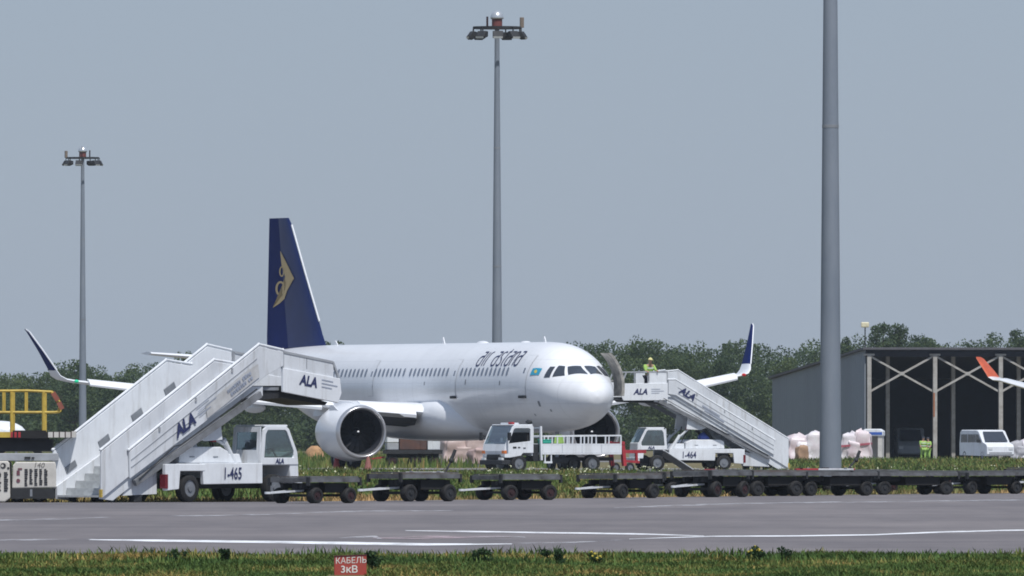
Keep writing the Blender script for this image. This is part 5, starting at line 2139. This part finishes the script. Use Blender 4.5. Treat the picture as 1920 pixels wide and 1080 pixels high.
mb.box(-1.35, 1.55, -.95, .95, .66, .86)
mb.box(-1.2, 1.4, -.5, .5, .45, .66)
mb.build('trailer_bed', DARK, CT)
for xx in (-.95, .2, 1.15):
    for yy in (-.75, .75):
        wheel(CT, (xx, yy, .3), .3, .2, hub=MAROON)
mb = MB()
mb.bar((-1.3, 0, .5), (-2.0, 0, .4), .08)
mb.build('tow_arm', RED, CT)

# white booth with blue band
YK = 930.0
BT = thing('guard_booth', 'small white booth with blue band beside the hangar corner column', 'booth', (wx(1640, YK), YK, 0), R(-8))
mb = MB()
mb.box(-.56, -.30, -.5, .5, 0, 1.5)
mb.box(.25, .50, -.5, .5, 0, 1.5)
mb.box(-.30, .25, .45, .5, 0, 1.5)
mb.split('booth_wall', CREAM, BT)
mb = MB()
mb.prism([(-.62, 1.5), (-.62, 1.86), (-.5, 1.93), (.35, 1.93), (.56, 1.80), (.56, 1.5)], -.58, .56)
rf = mb.build('booth_roof', WHITE, BT, bevel=.05)
mb = MB()
mb.box(-.42, .52, -.592, -.585, 1.58, 1.74)
mb.build('blue_band', mat('blue_band', (.04, .11, .42), .5), rf)

# things under and near the aircraft
for px, Y, col, lab in ((631, 722, RED, 'red safety cone left of the starboard wheels under the engine'), (690, 720, mat('faded_orange', (.30, .12, .10), .7), 'faded orange safety cone right of the starboard wheels under the engine')):
    cz = thing('safety_cone', lab, 'safety cone', (wx(px, Y), Y, .006), 0, 'safety cones under the engine')
    mb = MB()
    mb.cyl((0, 0, .04), (0, 0, .72), .19, .05, n=14)
    co = mb.build('cone', col, cz, smooth='angle')
    mb = MB()
    mb.box(-.24, .24, -.24, .24, 0, .04)
    mb.build('base', BLACK, cz)

# tank and covered unit at the far left
YQ = 620.0
tk = thing('water_tank', 'white rounded tank behind the loader at the left edge', 'tank', (wx(2, YQ), YQ, 0), 0)
mb = MB()
mb.ball((0, 0, 1.7), 1.0, .6, .52, 18, 10)
mb.build('tank_shell', WHITE, tk, smooth=True)
mb = MB()
for xx in (-.6, .6):
    for yy in (-.3, .3):
        mb.bar((xx, yy, 0), (xx, yy, 1.5), .08)
mb.bar((-.6, -.3, .8), (.6, -.3, .8), .06)
mb.build('tank_stand', GREY, tk)
YQ = 640.0
tk = thing('covered_unit', 'white covered ground unit beside the foot of the near stairs', 'ground unit', (wx(128, YQ), YQ, 0), 0)
mb = MB()
rg = []
for x, h in ((-.5, .9), (-.38, 1.2), (-.1, 1.42), (.3, 1.52), (.7, 1.5), (.9, 1.3)):
    rg.append([(x, -.5, .5), (x, -.46, h * .85), (x, -.25, h), (x, .25, h), (x, .46, h * .85), (x, .5, .5)])
mb.loft(rg)
mb.build('cover', WHITE, tk, smooth='angle')
mb = MB()
mb.cyl((-.52, 0, 1.0), (-.40, 0, 1.0), .3, n=16)
mb.build('outlet', DARK, tk)
mb = MB()
mb.box(-.45, .85, -.45, .45, .3, .5)
mb.build('frame', DARK, tk)
for xx in (-.3, .7):
    for yy in (-.4, .4):
        wheel(tk, (xx, yy, .2), .2, .14)
tk.scale = (1, 1, 1)

# ------------------------------------------------------------------ second aircraft (only a wing tip reaches the frame)
YP = 830.0
GA = R(-35)
tipl = Vector((-12.6 * math.cos(GA) - 2.5 * math.sin(GA), -12.6 * math.sin(GA) + 2.5 * math.cos(GA), 0))
YP = 838.0
P2 = thing('parked_jet', 'parked jet showing only a white wing tip with orange winglet at right', 'airplane', Vector((wx(1858, YP), YP, 0)) - tipl, GA)
mb = MB()
N2 = 24
rg = []
for t, r_, zc in ((-9, .1, 3.0), (-8.5, .7, 3.0), (-7.4, 1.3, 3.1), (-5.5, 1.6, 3.2), (8, 1.6, 3.2), (13, 1.1, 3.6), (16.5, .25, 4.2)):
    rg.append([(r_ * math.cos(2 * math.pi * i / N2), t, zc + r_ * math.sin(2 * math.pi * i / N2)) for i in range(N2)])
mb.loft(rg)
mb.build('fuselage', PLANE, P2, smooth=True)
for sd in (-1, 1):
    mb = MB()
    rg = []
    for x, le, ch, th, z in ((1.0, -4.2, 5.0, .7, 2.7), (5.0, -2.0, 3.2, .42, 3.45), (11.3, 1.4, 1.5, .26, 4.50)):
        rg.append([(x * sd, le + a * ch, z + b * th) for a, b in AIRFOIL])
    mb.loft(rg)
    mb.build('wing', PLANE, P2, smooth='angle')
    mb = MB()
    rg = []
    for x, le, ch, th, z, g in ((11.3, 1.4, 1.5, .24, 4.50, 0), (12.0, 1.75, 1.25, .16, 4.54, 15), (12.45, 2.0, 1.1, .12, 4.68, 45)):
        rg.append([((x - b * th * math.sin(R(g))) * sd, le + a * ch, z + b * th * math.cos(R(g))) for a, b in AIRFOIL])
    mb.loft(rg)
    mb.build('winglet_root', PLANE, P2, smooth='angle')
    mb = MB()
    rg = []
    for x, le, ch, th, z, g in ((12.45, 2.0, 1.1, .12, 4.68, 60), (12.75, 2.1, 1.0, .11, 5.0, 62), (13.35, 2.25, .72, .08, 5.66, 62), (13.44, 2.32, .5, .05, 5.76, 62)):
        rg.append([((x - b * th * math.sin(R(g))) * sd, le + a * ch, z + b * th * math.cos(R(g))) for a, b in AIRFOIL])
    mb.loft(rg)
    mb.build('winglet', ORANGE, P2, smooth='angle')
    mb = MB()
    mb.cyl((4.4 * sd, -4.2, 2.0), (4.4 * sd, -1.2, 2.1), .8, .6, n=20)
    mb.build('engine', WHITE, P2, smooth='angle')
    mb = MB()
    mb.cyl((2.6 * sd, .6, .45), (2.6 * sd, .6, 2.8), .12)
    gr = mb.build('main_gear', GREY, P2)
    mb = MB()
    mb.cyl((2.4 * sd, .6, .45), (2.9 * sd, .6, .45), .45, n=18)
    mb.build('gear_wheel', BLACK, gr)
mb = MB()
mb.prism([(0, 0), (0, 1), (1, 1), (1, 0)], -.01, .01)
mb.v = [(-.1, 10.5, 4.6), (-.06, 14.5, 9.6), (-.06, 16.8, 9.6), (-.1, 16.0, 4.4), (.1, 10.5, 4.6), (.06, 14.5, 9.6), (.06, 16.8, 9.6), (.1, 16.0, 4.4)]
mb.f = [(0, 1, 2, 3), (7, 6, 5, 4), (0, 4, 5, 1), (1, 5, 6, 2), (2, 6, 7, 3), (3, 7, 4, 0)]
mb.build('tail_fin', ORANGE, P2)
mb = MB()
mb.cyl((0, -6, .35), (0, -6, 2.0), .1)
mb.cyl((-.2, -6, .35), (.2, -6, .35), .35, n=16)
mb.build('nose_gear', GREY, P2)


# ------------------------------------------------------------------ trees
def leaf_mat(name, c1, c2, c3):
    m = bpy.data.materials.new(name)
    m.use_nodes = True
    nt = m.node_tree
    b = nt.nodes['Principled BSDF']
    b.inputs['Roughness'].default_value = .75
    b.inputs['Specular IOR Level'].default_value = .2
    g = nt.nodes.new('ShaderNodeNewGeometry')
    tc = nt.nodes.new('ShaderNodeTexCoord')
    nz = nt.nodes.new('ShaderNodeTexNoise')
    nz.inputs['Scale'].default_value = .11
    nz.inputs['Detail'].default_value = 3
    nt.links.new(tc.outputs['Object'], nz.inputs['Vector'])
    ad = nt.nodes.new('ShaderNodeMath')
    ad.operation = 'MULTIPLY_ADD'
    nt.links.new(g.outputs['Random Per Island'], ad.inputs[0])
    ad.inputs[1].default_value = .35
    nt.links.new(nz.outputs['Fac'], ad.inputs[2])
    cr = nt.nodes.new('ShaderNodeValToRGB')
    cr.color_ramp.elements[0].position = .50
    cr.color_ramp.elements[0].color = (*c1, 1)
    cr.color_ramp.elements[1].position = .90
    cr.color_ramp.elements[1].color = (*c3, 1)
    e = cr.color_ramp.elements.new(.68)
    e.color = (*c2, 1)
    nt.links.new(ad.outputs[0], cr.inputs[0])
    nt.links.new(cr.outputs[0], b.inputs['Base Color'])
    tl_ = nt.nodes.new('ShaderNodeBsdfTranslucent')
    nt.links.new(cr.outputs[0], tl_.inputs[0])
    ms = nt.nodes.new('ShaderNodeMixShader')
    ms.inputs[0].default_value = .42
    nt.links.new(b.outputs[0], ms.inputs[1])
    nt.links.new(tl_.outputs[0], ms.inputs[2])
    nt.links.new(ms.outputs[0], [n for n in nt.nodes if n.type == 'OUTPUT_MATERIAL'][0].inputs[0])
    return m


LEAF = leaf_mat('tree_leaves', (.058, .092, .052), (.088, .132, .060), (.132, .176, .068))


def leaf_quads(centres, radii, n, size, rng):
    """n leaves spread on and inside clumps; returns (4n,3)"""
    w = np.array(radii) ** 2
    idx = rng.choice(len(radii), n, p=w / w.sum())
    d = rng.normal(size=(n, 3))
    d /= np.linalg.norm(d, axis=1)[:, None]
    rr_ = (.55 + .5 * rng.random(n) ** .5)[:, None] * np.array(radii)[idx][:, None]
    c_ = np.array(centres)[idx] + d * rr_ * np.array([1, 1, .8])
    a = rng.normal(size=(n, 3))
    a /= np.linalg.norm(a, axis=1)[:, None]
    b = np.cross(a, d + .6 * rng.normal(size=(n, 3)))
    b /= np.linalg.norm(b, axis=1)[:, None] + 1e-9
    s = size * (.6 + .8 * rng.random(n))[:, None]
    q = np.stack([c_ - a * s * .5, c_ + b * s * .32, c_ + a * s * .5, c_ - b * s * .32], 1)
    return q.reshape(-1, 3)


def quads_object(name, V, m, parent=None, k=4):
    n = len(V) // k
    me = bpy.data.meshes.new(name)
    me.vertices.add(len(V))
    me.vertices.foreach_set('co', np.asarray(V, dtype=np.float32).ravel())
    me.loops.add(n * k)
    me.loops.foreach_set('vertex_index', np.arange(n * k, dtype=np.int32))
    me.polygons.add(n)
    me.polygons.foreach_set('loop_start', np.arange(n, dtype=np.int32) * k)
    me.polygons.foreach_set('loop_total', np.full(n, k, dtype=np.int32))
    me.materials.append(m)
    me.update(calc_edges=True)
    me.validate()
    o = bpy.data.objects.new(name, me)
    COL.objects.link(o)
    o.parent = parent
    return o


BARK = mat('bark', (.06, .05, .04), .9, var=.2)


def crown_clumps(h, w, rng, low=.12, conical=0.0):
    cs, rs = [], []
    n = int(rng.integers(38, 52))
    for _ in range(n):
        u = rng.random() ** .75
        z = h * (low + (1 - low) * u)
        prof = math.sqrt(max(.02, 1 - ((u - .40) / .63) ** 2)) * (1 - conical * u)
        g = rng.random() * 6.283
        rad_ = w / 2 * prof * rng.random() ** .5
        r_ = w * (.11 + .09 * rng.random()) * (1.1 - .40 * u)
        cs.append((rad_ * math.cos(g) * .9, rad_ * math.sin(g) * .9, z - r_ * .85))
        rs.append(r_)
    return cs, rs


TOP = [(-200, 690), (0, 685), (60, 692), (110, 672), (160, 667), (215, 690), (260, 674), (330, 662), (380, 660), (470, 668), (560, 655), (640, 648), (800, 650), (1000, 645), (1060, 628), (1130, 632), (1170, 634), (1205, 622), (1260, 626), (1330, 626), (1380, 633), (1440, 628), (1480, 632), (1530, 628), (1590, 618), (1700, 612), (1750, 622), (1800, 622), (1850, 617), (1890, 613), (1920, 613), (2150, 618)]
tx = [p[0] for p in TOP]
ty = [p[1] for p in TOP]
allq = []
for row, (Y, n_, lo, nl) in enumerate(((1400, 50, .0, 4200), (1425, 56, .1, 3600), (1455, 60, .2, 3000))):
    for i in range(n_):
        px = -230 + (2400) * (i + .5 + .6 * (RNG.random() - .5)) / n_
        YY = Y + 8 * (RNG.random() - .5)
        h = wz(np.interp(px, tx, ty), YY)
        h *= (.74 + .16 * RNG.random(), .86 + .12 * RNG.random(), .92 + .08 * RNG.random())[row]
        w = 5.0 + 3.0 * RNG.random()
        cs, rs = crown_clumps(h, w, RNG, low=lo)
        q = leaf_quads(cs, rs, int(nl * 1.25), .22, RNG)
        q += np.array([wx(px, YY), YY, 0])
        allq.append(q)
# low scrub filling the foot of the wood
for i in range(70):
    px = -230 + 2400 * RNG.random()
    YY = 1388 + 6 * RNG.random()
    cs, rs = crown_clumps(2.2 + 1.8 * RNG.random(), 4 + 2 * RNG.random(), RNG, low=0)
    q = leaf_quads(cs, rs, 500, .36, RNG)
    q += np.array([wx(px, YY), YY, 0])
    allq.append(q)
tl = quads_object('treeline', np.concatenate(allq), LEAF)
tl['kind'] = 'stuff'
tl['label'] = 'dense dark green wood closing the far side of the airfield'
tl['category'] = 'wood'


def tree(label, px, Y, top_py, w, n, con=0.0, low=.15):
    h = wz(top_py, Y)
    Tt = thing('tree', label, 'tree', (wx(px, Y), Y, 0), 0)
    cs, rs = crown_clumps(h, w, RNG, low, con)
    quads_object('crown', leaf_quads(cs, rs, int(n * 2.8), .21, RNG), LEAF, Tt)
    mb = MB()
    mb.cyl((0, 0, 0), (.1, 0, h * .45), .22, .13, n=8)
    mb.cyl((.1, 0, h * .45), (0, .1, h * .85), .13, .04, n=7)
    for k in range(6):
        c_ = cs[k]
        zb = min(h * .25 + .1 * k, c_[2])
        mb.cyl((.05, 0, zb), (c_[0] * .8, c_[1] * .8, c_[2]), .07, .025, n=6)
    mb.build('trunk', BARK, Tt)
    return Tt


tree('tall pointed tree rising above the wood left of the hangar roof', 1648, 1385, 600, 4.6, 2600, .25)
tree('second tall tree with loose top behind the hangar corner', 1684, 1390, 604, 4.2, 2300, .3)
tree('round-topped tree behind the hangar between the columns', 1738, 1380, 627, 4.2, 2000)
tree('tall tree at the right edge above the hangar roof', 1910, 1382, 614, 3.8, 2000, .25)
tree('slim tree just left of the thick mast top of the wood', 1578, 1384, 624, 3.8, 1900, .2)
tree('small treetop peeking over the jet fuselage beside the fin', 628, 1384, 626, 3.6, 1500)
tree('dark bushy tree above the near stairs left of the tail', 352, 1386, 652, 5.5, 2400)
tree('broad tree behind the distant light mast at the left', 140, 1384, 668, 6.0, 2500)

# slim far lamp post in the wood
lp = thing('lamp_post', 'thin far lamp post with pale head above the wood left of the hangar', 'lamp post', (wx(1622, 1370), 1370, 0), 0)
mb = MB()
mb.cyl((0, 0, 0), (0, 0, wz(612, 1370)), .09, .05, n=8)
mb.build('post', DARK, lp)
mb = MB()
mb.box(-.35, .35, -.2, .2, wz(614, 1370), wz(604, 1370))
mb.build('lamp_head', mat('pale_lamp', (.75, .70, .50), .5), lp, bevel=.08)


# ------------------------------------------------------------------ grass
def grass_mat(name, greens, dry, nscale, bias=.0):
    m = bpy.data.materials.new(name)
    m.use_nodes = True
    nt = m.node_tree
    b = nt.nodes['Principled BSDF']
    b.inputs['Roughness'].default_value = .8
    b.inputs['Specular IOR Level'].default_value = .2
    tc = nt.nodes.new('ShaderNodeTexCoord')
    mp = nt.nodes.new('ShaderNodeMapping')
    mp.inputs['Scale'].default_value = (.42, .11, .3)
    nt.links.new(tc.outputs['Object'], mp.inputs[0])
    nz = nt.nodes.new('ShaderNodeTexNoise')
    nz.inputs['Scale'].default_value = nscale
    nz.inputs['Detail'].default_value = 4
    nt.links.new(mp.outputs[0], nz.inputs['Vector'])
    g = nt.nodes.new('ShaderNodeNewGeometry')
    ad = nt.nodes.new('ShaderNodeMath')
    ad.operation = 'MULTIPLY_ADD'
    nt.links.new(g.outputs['Random Per Island'], ad.inputs[0])
    ad.inputs[1].default_value = .22
    nt.links.new(nz.outputs['Fac'], ad.inputs[2])
    cr = nt.nodes.new('ShaderNodeValToRGB')
    cr.color_ramp.elements[0].position = .46 + bias
    cr.color_ramp.elements[0].color = (*greens[0], 1)
    cr.color_ramp.elements[1].position = .78 + bias
    cr.color_ramp.elements[1].color = (*dry, 1)
    e = cr.color_ramp.elements.new(.57 + bias)
    e.color = (*greens[1], 1)
    e = cr.color_ramp.elements.new(.67 + bias)
    e.color = (*greens[2], 1)
    nt.links.new(ad.outputs[0], cr.inputs[0])
    nt.links.new(cr.outputs[0], b.inputs['Base Color'])
    return m


def blades(n, x0, x1, y0, y1, hmin, hmax, width, rng, lean=.35, patch=None, keep=None):
    x = x0 + (x1 - x0) * rng.random(n)
    y = y0 + (y1 - y0) * rng.random(n)
    if keep is not None:
        k = keep(x, y)
        x, y = x[k], y[k]
        n = len(x)
    h = hmin + (hmax - hmin) * rng.random(n) ** 1.8
    if patch is not None:
        h = h * patch(x, y)
    g = rng.random(n) * 6.283
    w = width * (.6 + .8 * rng.random(n))
    lx, ly = np.cos(g) * h * lean * rng.random(n), np.sin(g) * h * lean * rng.random(n)
    px_, py_ = -np.sin(g) * w * .5, np.cos(g) * w * .5
    z0 = np.zeros(n)
    V = np.stack([np.stack([x - px_, y - py_, z0], 1), np.stack([x + px_, y + py_, z0], 1),
                  np.stack([x + px_ * .7 + lx * .4, y + py_ * .7 + ly * .4, h * .6], 1), np.stack([x + lx, y + ly, h], 1), np.stack([x - px_ * .7 + lx * .4, y - py_ * .7 + ly * .4, h * .6], 1)], 1)
    return V.reshape(-1, 3)


def bumps(seed, scale, lo, hi):
    r_ = np.random.default_rng(seed)
    ph = r_.random((6, 3)) * 6.283
    fr = scale * (.5 + 2 * r_.random((6, 2)))

    def f(x, y):
        v = sum(np.sin(x * fr[i, 0] + ph[i, 0]) * np.cos(y * fr[i, 1] * .15 + ph[i, 1]) for i in range(6)) / 3.0
        return lo + (hi - lo) * np.clip(.5 + .5 * v, 0, 1)
    return f


GR_MID = grass_mat('meadow_grass', ((.075, .130, .035), (.125, .185, .048), (.21, .22, .072)), (.36, .24, .10), .35, .045)
GR_DRY = grass_mat('dry_verge_grass', ((.16, .18, .07), (.30, .24, .10), (.40, .28, .13)), (.46, .30, .14), .5)
GR_NEAR = grass_mat('verge_grass', ((.066, .125, .034), (.105, .175, .045), (.20, .215, .064)), (.44, .31, .11), 1.0, .05)
r1 = np.random.default_rng(21)
V = blades(230000, -27, 40, 407, 652, .10, .36, .05, r1, lean=.9, patch=bumps(3, .35, .6, 1.2), keep=lambda x, y: y > apron_edge(x) + 2.5)
o = quads_object('meadow_grass', V, GR_MID, k=5)
o['kind'] = 'stuff'
V = blades(70000, 13, 60, 652, 903, .14, .42, .07, r1, lean=.9, patch=bumps(5, .3, .7, 1.2))
V2 = blades(45000, -50, 2, 762, 1050, .2, .62, .07, r1, patch=bumps(6, .3, .7, 1.2))
o = quads_object('far_meadow_grass', np.concatenate([V, V2]), GR_MID, k=5)
o['kind'] = 'stuff'
V = blades(110000, -22, 36, 0, 26, .04, .20, .035, r1, lean=.9, patch=bumps(9, .5, .5, 1.1))
V = V.reshape(-1, 5, 3)
V[:, :, 1] += apron_edge(V[:, :1, 0]) + .6
V = V.reshape(-1, 3)
o = quads_object('dry_verge_grass', V, GR_DRY, k=5)
o['kind'] = 'stuff'
r2 = np.random.default_rng(5)
cs = np.stack([np.concatenate([-1 + 9 * r2.random(260), 5 + 26 * r2.random(260), -12 + 10 * r2.random(90)]), 520 + 128 * r2.random(610), .26 + .18 * r2.random(610)], 1)
q = leaf_quads(cs, [.06] * 610, 800, .065, r2)
o = quads_object('wildflowers', q, mat('pale_flowers', (.62, .64, .45), .8, var=.1))
o['kind'] = 'stuff'
SX = wx(657, 199.4)
edge = bumps(12, 1.0, -3.0, 2.5)
V = blades(260000, -9.5, 9.5, 188, 232, .03, .095, .014, r1, lean=1.2, patch=bumps(8, 1.1, .5, 1.3), keep=lambda x, y: (y < 228.5 + edge(x, y * 0)) & ~((np.abs(x - SX) < .27) & (y < 199.6)))
V3 = blades(14000, -9.5, 9.5, 212, 230, .08, .22, .022, r1, lean=.8, patch=bumps(15, 1.6, .15, 1.0))
o = quads_object('verge_grass', np.concatenate([V, V3]), GR_NEAR, k=5)
o['kind'] = 'stuff'


# weeds: broad-leafed plants at the near verge and among the meadow
WEED = leaf_mat('weed_leaves', (.020, .050, .022), (.035, .075, .028), (.06, .10, .035))
YFL = mat('yellow_flower', (.55, .45, .06), .7, var=.15)


def weed(label, px, Y, h, w, n, flower=False, group='weeds along the near verge'):
    Wd = thing('weed_plant', label, 'weed', (wx(px, Y), Y, 0), 0, group)
    cs = [(w * (RNG.random() - .5), w * (RNG.random() - .5), h * (.3 + .6 * RNG.random())) for _ in range(9)]
    rs = [h * .16 + .02 * RNG.random() for _ in cs]
    quads_object('leaves', leaf_quads(cs, rs, n, h * .22, RNG), WEED, Wd)
    mb = MB()
    for c_ in cs:
        mb.cyl((c_[0] * .3, c_[1] * .3, 0), c_, .006, .003, n=5)
    mb.build('stems', WEED, Wd)
    if flower:
        mb = MB()
        for c_ in cs:
            mb.ball((c_[0], c_[1], c_[2] + h * .12), .02, nu=6, nv=4)
        mb.build('flowers', YFL, Wd)['kind'] = 'stuff'
    return Wd


weed('dark broad-leafed weed just behind the red cable sign', 693, 202, .27, .10, 160)
weed('smaller dark weed right of the red cable sign', 707, 203, .20, .08, 110)
weed('clump of dark weeds at the verge right of the picture centre', 1040, 212, .24, .30, 240)
weed('dark weed clump at the verge below the second dolly', 905, 213, .24, .22, 200)
weed('yellowish flowering weed at the verge below the far stairs', 1415, 216, .24, .20, 180, True)
weed('dark weed left of the cable sign at the verge', 420, 214, .26, .12, 140)
weed('low dark weed at the verge below the near stairs', 330, 216, .20, .25, 160)
weed('yellow flowering weed tuft right of the picture centre', 1118, 214, .20, .14, 140, True)
weed('dark weed at the verge below the thick mast', 1470, 216, .22, .14, 140)

# ochre earth heap beyond the engine
mh = thing('earth_heap', 'ochre earth heap beyond the left side of the jet engine', 'earth heap', (wx(590, 905), 905, 0), 0)
mb = MB()
rg = []
rn = random.Random(4)
for k in range(6):
    z = .95 * k / 5
    r_ = .62 * math.sqrt(max(.01, 1 - (k / 5.2) ** 2))
    rg.append([(r_ * (1 + .3 * (rn.random() - .5)) * math.cos(2 * math.pi * i / 14), r_ * .9 * (1 + .3 * (rn.random() - .5)) * math.sin(2 * math.pi * i / 14), z) for i in range(14)])
mb.loft(rg)
mb.build('heap', mat('ochre_earth', (.42, .25, .13), .95, var=.2, scale=4), mh, smooth=True)

# ------------------------------------------------------------------ red cable marker in the near grass
YS = 199.4
CSG = thing('cable_sign', 'small red cable marker with white hand-painted Cyrillic lettering in the near grass', 'sign', (SX, YS, 0), R(2))
SIGN = mat('sign_red', (.42, .055, .045), .6, rgb2=(.34, .07, .05), scale=9)
mb = MB()
mb.prism([(-.205, -.03), (-.205, .232), (.205, .252), (.205, -.03)], 0, .09)
mb.build('plate', SIGN, CSG, bevel=.006)
mb = MB()
mb.add([(-.208, -.004, .226), (.208, -.004, .246), (.208, .094, .246), (-.208, .094, .226), (-.208, -.004, .246), (.208, -.004, .262), (.208, .094, .262), (-.208, .094, .246)],
       [(0, 1, 2, 3), (4, 7, 6, 5), (0, 4, 5, 1), (1, 5, 6, 2), (2, 6, 7, 3), (3, 7, 4, 0)])
mb.build('top_edge', mat('sign_maroon', (.09, .012, .02), .6), CSG)
SW = mat('sign_white', (.75, .73, .70), .7, var=.06, scale=12)
put_text('lettering', 'КАБЕЛЬ', .108, SW, CSG, (-.192, 0, .145), (1, 0, .03), (0, 0, 1), (0, -1, 0), 0, 0, .93, .004)
put_text('lettering', '3кВ', .125, SW, CSG, (-.125, 0, .032), (1, 0, 0), (0, 0, 1), (0, -1, 0), 0, .002, 1.05, .004)


# ------------------------------------------------------------------ hazy air
mb = MB()
mb.box(-950, 950, -100, 4050, -1.2, 30.0)
hz = mb.build('haze', bpy.data.materials.new('haze_air'), None)
hz['kind'] = 'stuff'
hm = hz.data.materials[0]
hm.use_nodes = True
nt = hm.node_tree
for n in list(nt.nodes):
    if n.type != 'OUTPUT_MATERIAL':
        nt.nodes.remove(n)
pv = nt.nodes.new('ShaderNodeVolumePrincipled')
pv.inputs['Color'].default_value = (.72, .83, .97, 1)
pv.inputs['Density'].default_value = 0.00005
pv.inputs['Anisotropy'].default_value = 0.0
nt.links.new(pv.outputs[0], [n for n in nt.nodes if n.type == 'OUTPUT_MATERIAL'][0].inputs['Volume'])
